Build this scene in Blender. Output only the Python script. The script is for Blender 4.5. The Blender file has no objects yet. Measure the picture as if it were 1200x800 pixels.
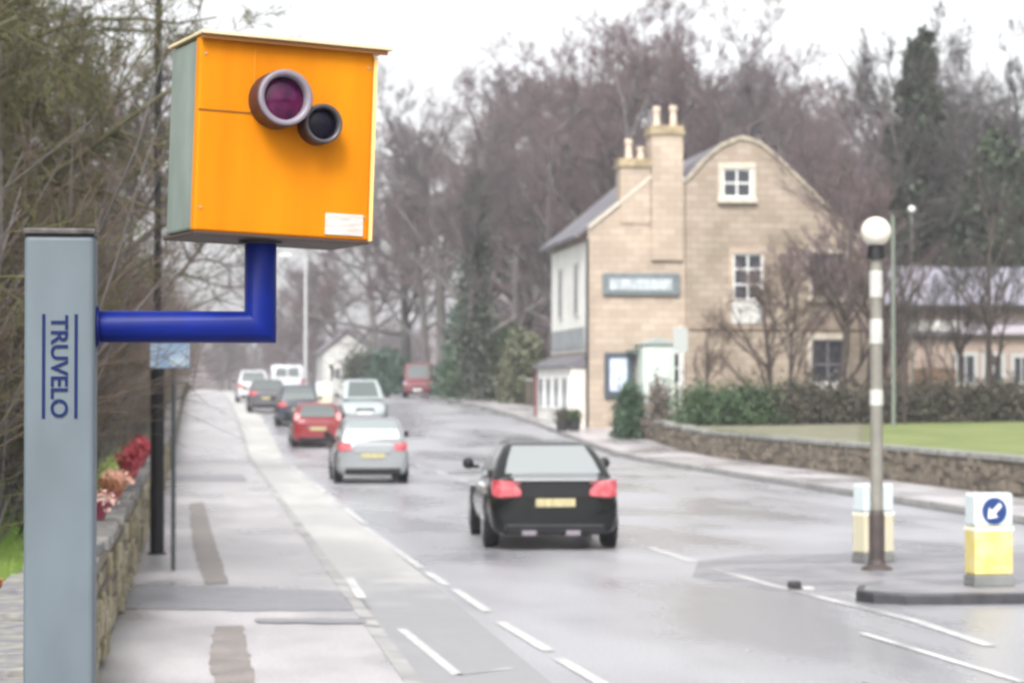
import bpy, bmesh, math, random
import numpy as np
from mathutils import Vector, Matrix
R = math.radians
C = bpy.context.scene.collection
sc = bpy.context.scene
# ------------------------------------------------------------------ camera
CAM = Vector((0.0, 0.0, 2.2)); FPX = 2800.0
YAW = math.atan(367 / FPX); PITCH = math.atan(55 / FPX)
cd = bpy.data.cameras.new('camera'); cam = bpy.data.objects.new('camera', cd); C.objects.link(cam)
cam.location = CAM; cam.rotation_euler = (math.pi / 2 + PITCH, 0, -YAW)
cd.sensor_width = 36; cd.lens = FPX / 1200 * 36; cd.clip_start = 0.1; cd.clip_end = 6000
cd.dof.use_dof = True; cd.dof.focus_distance = 8.1; cd.dof.aperture_fstop = 4.8
sc.camera = cam
# ------------------------------------------------------------------ light
SUN_EL, SUN_AZ = R(48), R(200)
w = bpy.data.worlds.new('World'); sc.world = w; w.use_nodes = True
nt = w.node_tree; nt.nodes.clear()
sky = nt.nodes.new('ShaderNodeTexSky'); sky.sky_type = 'NISHITA'; sky.sun_disc = False
sky.sun_elevation = SUN_EL; sky.sun_rotation = SUN_AZ; sky.air_density = 1.0; sky.dust_density = 4.0
hs = nt.nodes.new('ShaderNodeHueSaturation'); hs.inputs['Saturation'].default_value = 0.10
bg = nt.nodes.new('ShaderNodeBackground'); bg.inputs['Strength'].default_value = 0.11
wo = nt.nodes.new('ShaderNodeOutputWorld')
nt.links.new(sky.outputs[0], hs.inputs['Color']); nt.links.new(hs.outputs[0], bg.inputs[0]); nt.links.new(bg.outputs[0], wo.inputs[0])
sd = bpy.data.lights.new('sun', 'SUN'); sd.energy = 1.5; sd.angle = R(25); sd.color = (1, .97, .93)
sun = bpy.data.objects.new('sun', sd); C.objects.link(sun)
sun.rotation_euler = (math.pi / 2 - SUN_EL, 0, math.pi - SUN_AZ + 0.0)
sc.view_settings.view_transform = 'Standard'; sc.view_settings.look = 'None'
sc.view_settings.gamma = 1; sc.view_settings.use_curve_mapping = False
sc.view_settings.exposure = 1.42
sc.render.engine = 'CYCLES'
sc.cycles.filter_width = 2.6
sc.cycles.use_denoising = True
sc.cycles.max_bounces = 6; sc.cycles.transparent_max_bounces = 6
sc.cycles.volume_bounces = 0

# ------------------------------------------------------------------ helpers
cy, sy = math.cos(YAW), math.sin(YAW); cp, sp_ = math.cos(PITCH), math.sin(PITCH)
FW = Vector((sy * cp, cy * cp, sp_)); RT = Vector((cy, -sy, 0)); UP = RT.cross(FW)
def ray(px, py): return FW + RT * ((px - 600) / FPX) + UP * ((400 - py) / FPX)
def at(px, py, Y):
    d = ray(px, py); return CAM + d * (Y / d.y)
def xat(px, Y): return at(px, 455, Y).x
def zat(px, py, Y): return at(px, py, Y).z

YS = [-30, 0, 10, 20, 30, 40, 50, 60, 68] + list(range(72, 190, 4)) + [200, 220, 250, 300, 400, 600, 900, 1400]
def prof(Y):
    u = Y - 72
    return 0.0 if u <= 0 else 1.9 * (1 - math.exp(-u * u / (u + 12) / 28))
YT = [prof(y) for y in YS]
def gz(Y): return float(np.interp(Y, YS, YT))

_m = {}
def mat(name, col, rough=0.6, metal=0.0, var=0.0, vscale=4.0, bump=0.0, bscale=40.0, col2=None, emit=None, estr=0.0, spec=0.5,
        stretch=None, detail=6, coat=0.0):
    if name in _m: return _m[name]
    m = bpy.data.materials.new(name); m.use_nodes = True; t = m.node_tree
    b = t.nodes['Principled BSDF']; b.inputs['Roughness'].default_value = rough; b.inputs['Metallic'].default_value = metal
    b.inputs['Specular IOR Level'].default_value = spec; b.inputs['Coat Weight'].default_value = coat
    b.inputs['Base Color'].default_value = (*col, 1)
    tc = t.nodes.new('ShaderNodeTexCoord'); vec = tc.outputs['Object']
    if stretch:
        mp = t.nodes.new('ShaderNodeMapping'); mp.inputs['Scale'].default_value = stretch
        t.links.new(vec, mp.inputs['Vector']); vec = mp.outputs[0]
    if var > 0 or col2:
        n = t.nodes.new('ShaderNodeTexNoise'); n.inputs['Scale'].default_value = vscale; n.inputs['Detail'].default_value = detail
        t.links.new(vec, n.inputs['Vector'])
        r = t.nodes.new('ShaderNodeValToRGB'); r.color_ramp.elements[0].position = .32; r.color_ramp.elements[1].position = .68
        c2 = col2 or tuple(min(1, c * (1 + var)) for c in col)
        c1 = col if col2 else tuple(c * (1 - var) for c in col)
        r.color_ramp.elements[0].color = (*c1, 1); r.color_ramp.elements[1].color = (*c2, 1)
        t.links.new(n.outputs['Fac'], r.inputs[0]); t.links.new(r.outputs[0], b.inputs['Base Color'])
    if bump > 0:
        n2 = t.nodes.new('ShaderNodeTexNoise'); n2.inputs['Scale'].default_value = bscale; n2.inputs['Detail'].default_value = 4
        t.links.new(vec, n2.inputs['Vector'])
        bp = t.nodes.new('ShaderNodeBump'); bp.inputs['Strength'].default_value = bump; bp.inputs['Distance'].default_value = 0.02
        t.links.new(n2.outputs['Fac'], bp.inputs['Height']); t.links.new(bp.outputs[0], b.inputs['Normal'])
    if emit:
        b.inputs['Emission Color'].default_value = (*emit, 1); b.inputs['Emission Strength'].default_value = estr
    _m[name] = m; return m

def brickmat(name, c1, c2, mortar, bw, rh, ms=0.012, rough=0.85, var=0.35, vscale=0.8, bump=0.5, tint=None):
    m = bpy.data.materials.new(name); m.use_nodes = True; t = m.node_tree; b = t.nodes['Principled BSDF']
    b.inputs['Roughness'].default_value = rough
    tc = t.nodes.new('ShaderNodeTexCoord'); sx = t.nodes.new('ShaderNodeSeparateXYZ'); t.links.new(tc.outputs['Object'], sx.inputs[0])
    ad = t.nodes.new('ShaderNodeMath'); ad.operation = 'ADD'; t.links.new(sx.outputs[0], ad.inputs[0]); t.links.new(sx.outputs[1], ad.inputs[1])
    cb = t.nodes.new('ShaderNodeCombineXYZ'); t.links.new(ad.outputs[0], cb.inputs[0]); t.links.new(sx.outputs[2], cb.inputs[1])
    nz0 = t.nodes.new('ShaderNodeTexNoise'); nz0.inputs['Scale'].default_value = 3.0; t.links.new(cb.outputs[0], nz0.inputs['Vector'])
    mx0 = t.nodes.new('ShaderNodeVectorMath'); mx0.operation = 'SCALE'; mx0.inputs['Scale'].default_value = rh * 0.25
    t.links.new(nz0.outputs['Color'], mx0.inputs[0])
    av = t.nodes.new('ShaderNodeVectorMath'); av.operation = 'ADD'; t.links.new(cb.outputs[0], av.inputs[0]); t.links.new(mx0.outputs[0], av.inputs[1])
    br = t.nodes.new('ShaderNodeTexBrick'); br.inputs['Scale'].default_value = 1; br.inputs['Brick Width'].default_value = bw
    br.inputs['Row Height'].default_value = rh; br.inputs['Mortar Size'].default_value = ms; br.inputs['Mortar Smooth'].default_value = .5
    br.inputs['Color1'].default_value = (*c1, 1); br.inputs['Color2'].default_value = (*c2, 1); br.inputs['Mortar'].default_value = (*mortar, 1)
    t.links.new(av.outputs[0], br.inputs['Vector'])
    nz = t.nodes.new('ShaderNodeTexNoise'); nz.inputs['Scale'].default_value = vscale; nz.inputs['Detail'].default_value = 8
    t.links.new(tc.outputs['Object'], nz.inputs['Vector'])
    rp = t.nodes.new('ShaderNodeValToRGB'); rp.color_ramp.elements[0].position = .3; rp.color_ramp.elements[1].position = .7
    tn = tint or (1 - var, 1 - var, 1 - var)
    rp.color_ramp.elements[0].color = (*tn, 1); rp.color_ramp.elements[1].color = (1, 1, 1, 1)
    t.links.new(nz.outputs['Fac'], rp.inputs[0])
    mu = t.nodes.new('ShaderNodeMix'); mu.data_type = 'RGBA'; mu.blend_type = 'MULTIPLY'; mu.inputs[0].default_value = 1
    t.links.new(br.outputs['Color'], mu.inputs[6]); t.links.new(rp.outputs[0], mu.inputs[7]); t.links.new(mu.outputs[2], b.inputs['Base Color'])
    bp = t.nodes.new('ShaderNodeBump'); bp.inputs['Strength'].default_value = bump; bp.inputs['Distance'].default_value = .03; bp.invert = True
    t.links.new(br.outputs['Fac'], bp.inputs['Height']); t.links.new(bp.outputs[0], b.inputs['Normal'])
    return m

class MB:
    def __init__(s): s.v = []; s.f = []
    def raw(s, vs, fs):
        o = len(s.v); s.v += [tuple(v) for v in vs]; s.f += [tuple(i + o for i in f) for f in fs]; return s
    def box(s, x0, x1, y0, y1, z0, z1):
        return s.raw([(x0,y0,z0),(x1,y0,z0),(x1,y1,z0),(x0,y1,z0),(x0,y0,z1),(x1,y0,z1),(x1,y1,z1),(x0,y1,z1)],
                     [(0,3,2,1),(4,5,6,7),(0,1,5,4),(1,2,6,5),(2,3,7,6),(3,0,4,7)])
    def tube(s, p0, p1, r0, r1=None, n=16, cap=True):
        r1 = r0 if r1 is None else r1; p0 = Vector(p0); p1 = Vector(p1); d = (p1 - p0).normalized()
        a = d.cross(Vector((0,0,1))) if abs(d.z) < .9 else d.cross(Vector((1,0,0))); a.normalize(); b = d.cross(a)
        vs = []; fs = []
        for p, r in ((p0, r0), (p1, r1)):
            for i in range(n):
                t = 2 * math.pi * i / n; vs.append(p + (a * math.cos(t) + b * math.sin(t)) * r)
        for i in range(n): fs.append((i, (i + 1) % n, n + (i + 1) % n, n + i))
        if cap: fs.append(tuple(range(n))[::-1]); fs.append(tuple(range(n, 2 * n)))
        return s.raw(vs, fs)
    def lathe(s, prof, c, axis='Z', n=24):
        c = Vector(c); vs = []; fs = []
        for (r, h) in prof:
            for i in range(n):
                t = 2 * math.pi * i / n; q = (r * math.cos(t), r * math.sin(t))
                vs.append(c + (Vector((q[0], q[1], h)) if axis == 'Z' else Vector((q[0], h, q[1]))if axis == 'Y' else Vector((h, q[0], q[1]))))
        for k in range(len(prof) - 1):
            for i in range(n): fs.append((k*n+i, k*n+(i+1)%n, (k+1)*n+(i+1)%n, (k+1)*n+i))
        return s.raw(vs, fs)
    def prism(s, pts, y0, y1):      # polygon in x,z swept along y
        n = len(pts); vs = [(x, y0, z) for x, z in pts] + [(x, y1, z) for x, z in pts]
        return s.raw(vs, [tuple(range(n)), tuple(range(n, 2*n))[::-1]] + [(i, n+i, n+(i+1)%n, (i+1)%n) for i in range(n)])
    def prismz(s, pts, z0, z1):
        n = len(pts); vs = [(x, y, z0) for x, y in pts] + [(x, y, z1) for x, y in pts]
        return s.raw(vs, [tuple(range(n))[::-1], tuple(range(n, 2*n))] + [(i, (i+1)%n, n+(i+1)%n, n+i) for i in range(n)])
    def build(s, name, m, parent=None, bevel=0, seg=2, smooth=False, sub=0):
        me = bpy.data.meshes.new(name); me.from_pydata(s.v, [], s.f); me.update()
        bm = bmesh.new(); bm.from_mesh(me); bmesh.ops.recalc_face_normals(bm, faces=bm.faces); bm.to_mesh(me); bm.free()
        o = bpy.data.objects.new(name, me); C.objects.link(o); me.materials.append(m)
        if parent: o.parent = parent
        if bevel:
            q = o.modifiers.new('bevel', 'BEVEL'); q.width = bevel; q.segments = seg; q.limit_method = 'ANGLE'; q.angle_limit = R(35)
        if sub:
            q = o.modifiers.new('sub', 'SUBSURF'); q.levels = sub; q.render_levels = sub
        if smooth or sub:
            for p in me.polygons: p.use_smooth = True
        return o

def npmesh(name, V, F, m, parent=None):     # V (n,3), F (m,k) same k
    V = np.asarray(V, dtype=np.float32); F = np.asarray(F, dtype=np.int32)
    me = bpy.data.meshes.new(name); k = F.shape[1]
    me.vertices.add(len(V)); me.vertices.foreach_set('co', V.ravel())
    me.loops.add(F.size); me.loops.foreach_set('vertex_index', F.ravel())
    me.polygons.add(len(F)); me.polygons.foreach_set('loop_start', np.arange(0, F.size, k, dtype=np.int32))
    me.update(calc_edges=True); me.validate()
    o = bpy.data.objects.new(name, me); C.objects.link(o); me.materials.append(m)
    if parent: o.parent = parent
    return o

def tag(o, label, cat, group=None, kind=None):
    if label: o['label'] = label
    if cat: o['category'] = cat
    if group: o['group'] = group
    if kind: o['kind'] = kind
    return o
def thing(name, label, cat, loc=(0,0,0), rz=0, group=None):
    o = bpy.data.objects.new(name, None); C.objects.link(o); o.location = loc; o.rotation_euler = (0,0,rz); o.empty_display_size = .2
    return tag(o, label, cat, group)
def structure(o): o['kind'] = 'structure'; return o

def strip(name, xa, xb, y0, y1, dz, m, kind='structure'):   # ground sheet following the road's rise; xa/xb numbers or functions of Y
    fa = xa if callable(xa) else (lambda y: xa); fb = xb if callable(xb) else (lambda y: xb)
    ys = sorted({y0, y1, *[y for y in YS if y0 < y < y1]})
    vs = []; fs = []
    for y in ys: vs += [(fa(y), y, gz(y) + dz), (fb(y), y, gz(y) + dz)]
    for i in range(len(ys) - 1): fs.append((2*i, 2*i+1, 2*i+3, 2*i+2))
    o = MB().raw(vs, fs).build(name, m)
    if kind: o['kind'] = kind
    return o

# ------------------------------------------------------------------ materials
def wetmat(name, c1, c2, scale, r1, r2, bump=.25, bscale=60, stretch=(1, .35, 1), fine=.18, spec=.5):
    m = bpy.data.materials.new(name); m.use_nodes = True; t = m.node_tree; b = t.nodes['Principled BSDF']
    b.inputs['Specular IOR Level'].default_value = spec
    tc = t.nodes.new('ShaderNodeTexCoord'); mp = t.nodes.new('ShaderNodeMapping'); mp.inputs['Scale'].default_value = stretch
    t.links.new(tc.outputs['Object'], mp.inputs[0])
    n = t.nodes.new('ShaderNodeTexNoise'); n.inputs['Scale'].default_value = scale; n.inputs['Detail'].default_value = 5
    t.links.new(mp.outputs[0], n.inputs['Vector'])
    f = t.nodes.new('ShaderNodeTexNoise'); f.inputs['Scale'].default_value = 35; f.inputs['Detail'].default_value = 3
    t.links.new(tc.outputs['Object'], f.inputs['Vector'])
    r = t.nodes.new('ShaderNodeValToRGB'); r.color_ramp.elements[0].position = .38; r.color_ramp.elements[1].position = .62
    r.color_ramp.elements[0].color = (*c1, 1); r.color_ramp.elements[1].color = (*c2, 1)
    t.links.new(n.outputs['Fac'], r.inputs[0])
    rf = t.nodes.new('ShaderNodeMapRange'); rf.inputs[1].default_value = .3; rf.inputs[2].default_value = .7
    rf.inputs[3].default_value = 1 - fine; rf.inputs[4].default_value = 1 + fine; t.links.new(f.outputs['Fac'], rf.inputs[0])
    mu = t.nodes.new('ShaderNodeVectorMath'); mu.operation = 'SCALE'; t.links.new(r.outputs[0], mu.inputs[0]); t.links.new(rf.outputs[0], mu.inputs['Scale'])
    t.links.new(mu.outputs[0], b.inputs['Base Color'])
    rr = t.nodes.new('ShaderNodeMapRange'); rr.inputs[1].default_value = .38; rr.inputs[2].default_value = .62
    rr.inputs[3].default_value = r1; rr.inputs[4].default_value = r2; t.links.new(n.outputs['Fac'], rr.inputs[0]); t.links.new(rr.outputs[0], b.inputs['Roughness'])
    n2 = t.nodes.new('ShaderNodeTexNoise'); n2.inputs['Scale'].default_value = bscale; t.links.new(tc.outputs['Object'], n2.inputs['Vector'])
    bp = t.nodes.new('ShaderNodeBump'); bp.inputs['Strength'].default_value = bump; bp.inputs['Distance'].default_value = .01
    t.links.new(n2.outputs['Fac'], bp.inputs['Height']); t.links.new(bp.outputs[0], b.inputs['Normal'])
    return m
M_ROAD = wetmat('wet_asphalt', (.225,.225,.245), (.32,.32,.34), .45, .2, .42, spec=.9, fine=.3)
M_PAVE = wetmat('wet_pavement', (.25,.235,.245), (.44,.42,.43), .7, .25, .5, stretch=(1, .5, 1), spec=.7)
M_GUTTER = wetmat('pale_gutter', (.36,.355,.345), (.48,.47,.455), .8, .35, .6, stretch=(1, .3, 1))
def weary(m, y0, y1, c):
    t = m.node_tree; b = t.nodes['Principled BSDF']; l = b.inputs['Base Color'].links[0]; src = l.from_socket
    tc = t.nodes.new('ShaderNodeTexCoord'); sx = t.nodes.new('ShaderNodeSeparateXYZ'); t.links.new(tc.outputs['Object'], sx.inputs[0])
    n = t.nodes.new('ShaderNodeTexNoise'); n.inputs['Scale'].default_value = 1.3; n.inputs['Detail'].default_value = 8; t.links.new(tc.outputs['Object'], n.inputs['Vector'])
    a = t.nodes.new('ShaderNodeMath'); a.operation = 'MULTIPLY_ADD'; a.inputs[1].default_value = 12; t.links.new(n.outputs['Fac'], a.inputs[0]); t.links.new(sx.outputs[1], a.inputs[2])
    k = t.nodes.new('ShaderNodeMapRange'); k.inputs[1].default_value = y0 + 6; k.inputs[2].default_value = y1 + 6; t.links.new(a.outputs[0], k.inputs[0])
    mx = t.nodes.new('ShaderNodeMix'); mx.data_type = 'RGBA'; mx.inputs[6].default_value = (*c, 1); t.links.new(k.outputs[0], mx.inputs[0]); t.links.new(src, mx.inputs[7]); t.links.new(mx.outputs[2], b.inputs['Base Color'])
weary(M_GUTTER, 25, 30, (.25,.25,.262))
M_PATCH = wetmat('dark_patch', (.155,.155,.175), (.24,.235,.25), 1.5, .3, .5, stretch=(1, 1, 1))
M_BROWN = wetmat('brown_patch', (.17,.15,.14), (.27,.24,.225), 2, .4, .6, stretch=(1, 1, 1))
M_KERB = brickmat('kerb_stone', (.34,.335,.33), (.44,.43,.42), (.07,.07,.07), .9, 5.0, .02, var=.35, vscale=1.5, rough=.5)
M_DKERB = mat('dark_kerb', (.035,.035,.04), .45, var=.4, vscale=6, bump=.3)
M_PAINT = mat('road_paint', (.38,.38,.38), .45, col2=(.56,.56,.56), vscale=5)
def wornpaint():
    m = wetmat('worn_paint', (.26,.26,.27), (.58,.58,.58), 1.6, .35, .5, stretch=(1, .5, 1)); return m
M_WORN = wornpaint()
M_FAINT = wetmat('faint_paint', (.25,.25,.262), (.38,.38,.38), 1.1, .3, .5, stretch=(1, .5, 1))
M_SOIL = mat('soil_ground', (.07,.06,.035), .9, col2=(.10,.12,.04), vscale=.5, bump=.5, bscale=8)
M_GRASS = mat('lawn_green', (.10,.135,.035), .85, col2=(.19,.22,.07), vscale=.6, bump=.6, bscale=25)
M_HILL = mat('hill_woodfloor', (.11,.085,.08), .95, col2=(.17,.14,.14), vscale=.06, bump=.5, bscale=2)
M_POST = mat('grey_green_paint', (.10,.125,.145), .55, var=.16, vscale=4, bump=.05, bscale=20, stretch=(1,1,.4))
M_SIDE = mat('aged_green_grey', (.125,.16,.14), .55, col2=(.215,.26,.235), vscale=5, stretch=(1,1,.4))
M_YELLOW = mat('yellow_paint', (.50,.150,.0), .6, col2=(.58,.20,.002), vscale=5, stretch=(1.5,1,.2), spec=.12)
M_YEDGE = mat('pale_yellow_edge', (.85,.55,.18), .5)
M_CREAM = mat('cream_roof', (.62,.5,.32), .5, var=.1)
M_BLUE = mat('blue_pipe_paint', (.0006,.009,.13), .42, spec=.16, var=.2, vscale=9)
M_BLETT = mat('blue_lettering', (.003,.012,.07), .6, spec=.2)
M_BLACK = mat('black_paint', (.006,.006,.008), .5, spec=.3)
M_DARK = mat('dark_metal', (.03,.028,.03), .5, metal=.2)
M_LENSG = mat('purple_lens_glass', (.012,.003,.02), .12, spec=.3, col2=(.10,.006,.05), vscale=16)
M_LENSD = mat('dark_lens_glass', (.004,.003,.010), .25, spec=.2)
M_SILV = mat('silver_ring', (.19,.165,.20), .5, metal=.1)
M_PURP = mat('hood_plastic', (.03,.012,.022), .45)
M_WHITE = mat('white_paint', (.78,.78,.76), .5)
M_STICK = mat('white_sticker', (.60,.55,.50), .5, col2=(.40,.35,.33), vscale=45, stretch=(.4,1,2))
M_STONE = brickmat('rough_wall_stone', (.20,.16,.10), (.30,.255,.19), (.05,.045,.03), .33, .14, .02, var=.55, vscale=2.5, bump=1)
M_GWALL = brickmat('garden_wall_stone', (.12,.10,.08), (.20,.165,.125), (.08,.07,.055), .5, .2, .02, var=.55, vscale=.9, bump=.8, tint=(.5,.52,.42))
M_COPE = mat('coping_stone', (.24,.24,.22), .8, var=.35, vscale=2.5, bump=.5, bscale=12)
M_LCOPE = mat('mossy_coping', (.12,.12,.15), .8, col2=(.26,.25,.21), vscale=7, bump=.9, bscale=16)
M_SAND = brickmat('pub_sandstone', (.32,.255,.20), (.41,.335,.275), (.27,.22,.18), .6, .26, .02, var=.3, vscale=.5, bump=.5, tint=(.66,.67,.62))
M_SAND2 = brickmat('pub_sandstone_pale', (.40,.32,.25), (.49,.40,.32), (.33,.27,.21), .6, .26, .015, var=.25, vscale=.6, bump=.4)
M_SLATE = brickmat('slate_roof', (.15,.14,.16), (.20,.19,.22), (.08,.08,.09), .35, .22, .01, var=.4, vscale=.6, rough=.5)
M_SLATE2 = brickmat('pale_slate_roof', (.26,.25,.31), (.34,.33,.39), (.18,.17,.2), .4, .25, .01, var=.35, vscale=.5, rough=.5)
M_GLASS = mat('window_glass', (.03,.035,.045), .08)
M_CARG = mat('car_glass', (.10,.115,.115), .08, metal=.0, coat=.5)
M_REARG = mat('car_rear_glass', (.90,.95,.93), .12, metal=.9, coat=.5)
M_TYRE = mat('tyre_rubber', (.012,.012,.013), .8)
M_RIM = mat('alloy_rim', (.45,.45,.47), .3, metal=.8)
M_RLAMP = mat('red_lamp', (.20,.015,.025), .2, emit=(1,.12,.15), estr=.10, col2=(.42,.12,.13), vscale=9)
M_RLAMPP = mat('pink_lamp', (.6,.25,.25), .25, emit=(1,.35,.33), estr=.35)
M_HLAMP = mat('clear_headlamp', (.7,.72,.75), .15)
M_PLATE = mat('yellow_plate', (.52,.46,.24), .4, col2=(.30,.27,.16), vscale=30, stretch=(1,1,.2))
M_WPLATE = mat('white_plate', (.8,.8,.78), .4)
M_BARK = mat('grey_bark', (.085,.075,.075), .9, col2=(.14,.13,.125), vscale=3, bump=.6, bscale=15, stretch=(1,1,.3))
M_TWIG = mat('mauve_twigs', (.14,.098,.106), .9)
M_TWIGG = mat('grey_twigs', (.115,.095,.10), .9)
M_TWIGD = mat('dark_twigs', (.05,.045,.045), .9)
M_TWIGO = mat('olive_mossy_twigs', (.05,.048,.02), .9, col2=(.15,.145,.06), vscale=1.5)
M_TWIGB = mat('brown_twigs', (.085,.06,.045), .9, col2=(.135,.10,.08), vscale=.8)
M_IVY = mat('ivy_leaves', (.02,.035,.018), .6, col2=(.05,.07,.035), vscale=1.2)
M_IVYG = mat('grey_ivy_leaves', (.04,.055,.04), .7, col2=(.075,.09,.065), vscale=1.2)
M_HEDGE = mat('hedge_leaves', (.02,.05,.02), .6, col2=(.06,.11,.04), vscale=1.5)
M_TEAL = mat('bluish_leaves', (.03,.07,.05), .6, col2=(.07,.12,.09), vscale=1.5)
M_YOLV = mat('olive_leaves', (.06,.075,.04), .7, col2=(.12,.12,.07), vscale=1.5)
M_DHEDGE = mat('dark_hedge_leaves', (.045,.042,.03), .8, col2=(.08,.07,.05), vscale=1.5)
M_REDL = mat('rust_leaves', (.22,.07,.03), .8, col2=(.32,.14,.07), vscale=8)
M_GREENL = mat('fresh_green', (.14,.26,.04), .7, col2=(.22,.34,.07), vscale=6)

# ------------------------------------------------------------------ vegetation engine
def nrm(a): return a / np.maximum(np.linalg.norm(a, axis=-1, keepdims=True), 1e-9)
def grow_branches(rng, base, d0, L, k, wob, upb):
    n = len(base); P = np.zeros((n, k, 3)); P[:, 0] = base; d = d0.copy(); step = (L / (k - 1))[:, None]
    for i in range(1, k):
        d = nrm(d + rng.normal(0, wob, (n, 3)) + np.array([0, 0, upb])); P[:, i] = P[:, i-1] + d * step
    return P
def children(rng, P, L, r, nch, tmin, ang, ratio, rr):
    n, k, _ = P.shape; idx = np.repeat(np.arange(n), nch); m = len(idx)
    t = tmin + (1 - tmin) * rng.random(m) ** .9; f = t * (k - 1) - 1e-6; i0 = np.clip(f.astype(int), 0, k - 2); fr = (f - i0)[:, None]
    A = P[idx, i0]; B = P[idx, i0 + 1]; base = A * (1 - fr) + B * fr; tan = nrm(B - A)
    pr = nrm(np.cross(tan, rng.normal(0, 1, (m, 3)))); a = (ang * (0.6 + .8 * rng.random(m)))[:, None]
    d = nrm(tan * np.cos(a) + pr * np.sin(a))
    Lc = L[idx] * ratio * (.55 + .75 * rng.random(m)) * (1.15 - .55 * t)
    rc = r[idx] * (1 - .7 * t) * rr
    return base, d, Lc, rc
def tubes(P, r, sides, tip=.25):
    n, k, _ = P.shape; T = np.empty_like(P); T[:, :-1] = P[:, 1:] - P[:, :-1]; T[:, -1] = T[:, -2]; T = nrm(T)
    ref = np.where(np.abs(T[..., 2:3]) > .9, np.array([1., 0, 0]), np.array([0, 0, 1.])); A = nrm(np.cross(T, ref)); B = np.cross(T, A)
    rad = r[:, None] * np.linspace(1, tip, k)[None]; an = np.arange(sides) * 2 * math.pi / sides
    V = P[:, :, None] + rad[..., None, None] * (A[:, :, None] * np.cos(an)[None, None, :, None] + B[:, :, None] * np.sin(an)[None, None, :, None])
    ii = np.arange(n)[:, None, None] * k * sides + np.arange(k - 1)[None, :, None] * sides
    s0 = np.arange(sides)[None, None]; s1 = (s0 + 1) % sides
    F = np.stack([ii + s0, ii + s1, ii + sides + s1, ii + sides + s0], -1).reshape(-1, 4)
    return V.reshape(-1, 3), F
def merge(lst):
    V = []; F = []; o = 0
    for v, f in lst: V.append(v); F.append(f + o); o += len(v)
    return np.concatenate(V), np.concatenate(F)
def tree_mesh(seed, H, r0=.28, n=(14, 6, 6, 6, 4), frac=.75, ang=(.9, .75, .7, .7, .7), ratio=(.55, .5, .5, .5, .5), up=.06, tmin=.22, wob=.12, minr=.006, trunk_lv=2):
    rng = np.random.default_rng(seed)
    P = grow_branches(rng, np.zeros((1, 3)), np.array([[0., 0, 1]]), np.array([H * frac]), 9, .05, .08); L = np.array([H * frac]); r = np.array([r0])
    tr = [tubes(P, r, 10, .3)]; cr = []
    for lv, nc in enumerate(n):
        b, d, L, r = children(rng, P, L, r, nc, tmin if lv == 0 else .18, ang[lv], ratio[lv], .62)
        r = np.maximum(r, minr); k = [7, 6, 5, 4, 3, 3][lv]
        P = grow_branches(rng, b, d, L, k, wob, up)
        (tr if lv < trunk_lv else cr).append(tubes(P, r, [6, 5, 4, 3, 3, 3][lv], .3))
    return merge(tr), merge(cr)
def leaf_cloud(rng, centers, size, aspect=.7):
    n = len(centers); a = nrm(rng.normal(0, 1, (n, 3))); b = nrm(np.cross(a, rng.normal(0, 1, (n, 3)))); s = (size * (.5 + rng.random(n)))[:, None]
    a = a * s; b = b * s * aspect
    V = np.stack([centers - a, centers - b * .9, centers + a, centers + b], 1).reshape(-1, 3)
    return V, np.arange(n * 4).reshape(-1, 4)
def clump_points(rng, n, boxes, k=60):      # uneven foliage volume: points gathered round many small centres lying inside a shape function
    pts = []
    for (c, s) in boxes:
        m = max(10, int(n * 1.0 / len(boxes))); cc = nrm(rng.normal(0, 1, (k, 3))) * rng.random((k, 1)) ** .33 * np.array(s) + np.array(c)
        j = rng.integers(0, k, m); pts.append(cc[j] + rng.normal(0, .16, (m, 3)) * np.array(s))
    return np.concatenate(pts)

# ------------------------------------------------------------------ setting
vs = []; fs = []
XS = [-1600, -300, -60, -12, 1.4, 13.4, 30, 60, 120, 400, 1600]
for y in YS:
    for x in XS: vs.append((x, y, gz(y) - .06))
nx = len(XS)
for j in range(len(YS) - 1):
    for i in range(nx - 1): fs.append((j*nx+i, j*nx+i+1, (j+1)*nx+i+1, (j+1)*nx+i))
structure(MB().raw(vs, fs).build('ground', M_SOIL))
KL, KR, WR, WL = 1.58, 13.3, 15.55, -.73
strip('road', KL, KR, -30, 900, 0, M_ROAD)
strip('pavement', WL - .02, KL - .13, -30, 900, .12, M_PAVE)
strip('pavement', KR + .13, WR + .05, -30, 86.0, .12, M_PAVE)
strip('pavement', KR + .13, 15.6, 86.0, 900, .12, M_PAVE)
def kerb(x0, x1, y0, y1):
    ys = sorted({y0, y1, *[y for y in YS if y0 < y < y1]}); vs = []; fs = []
    for y in ys:
        g = gz(y); vs += [(x0, y, g - .05), (x0, y, g + .126), (x1, y, g + .126), (x1, y, g - .05)]
    for i in range(len(ys) - 1):
        for a in range(3): fs.append((4*i+a, 4*i+a+1, 4*i+a+5, 4*i+a+4))
    return structure(MB().raw(vs, fs).build('kerb', M_KERB))
kerb(KL - .13, KL, -30, 900); kerb(KR, KR + .13, -30, 900)
strip('gutter_channel', KL + .05, 2.62, 10, 900, .004, M_GUTTER)
strip('gutter_channel', KL, KL + .05, -30, 900, .002, M_DKERB)
strip('gutter_channel', KR - .09, KR, -30, 900, .004, M_DKERB)
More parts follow.
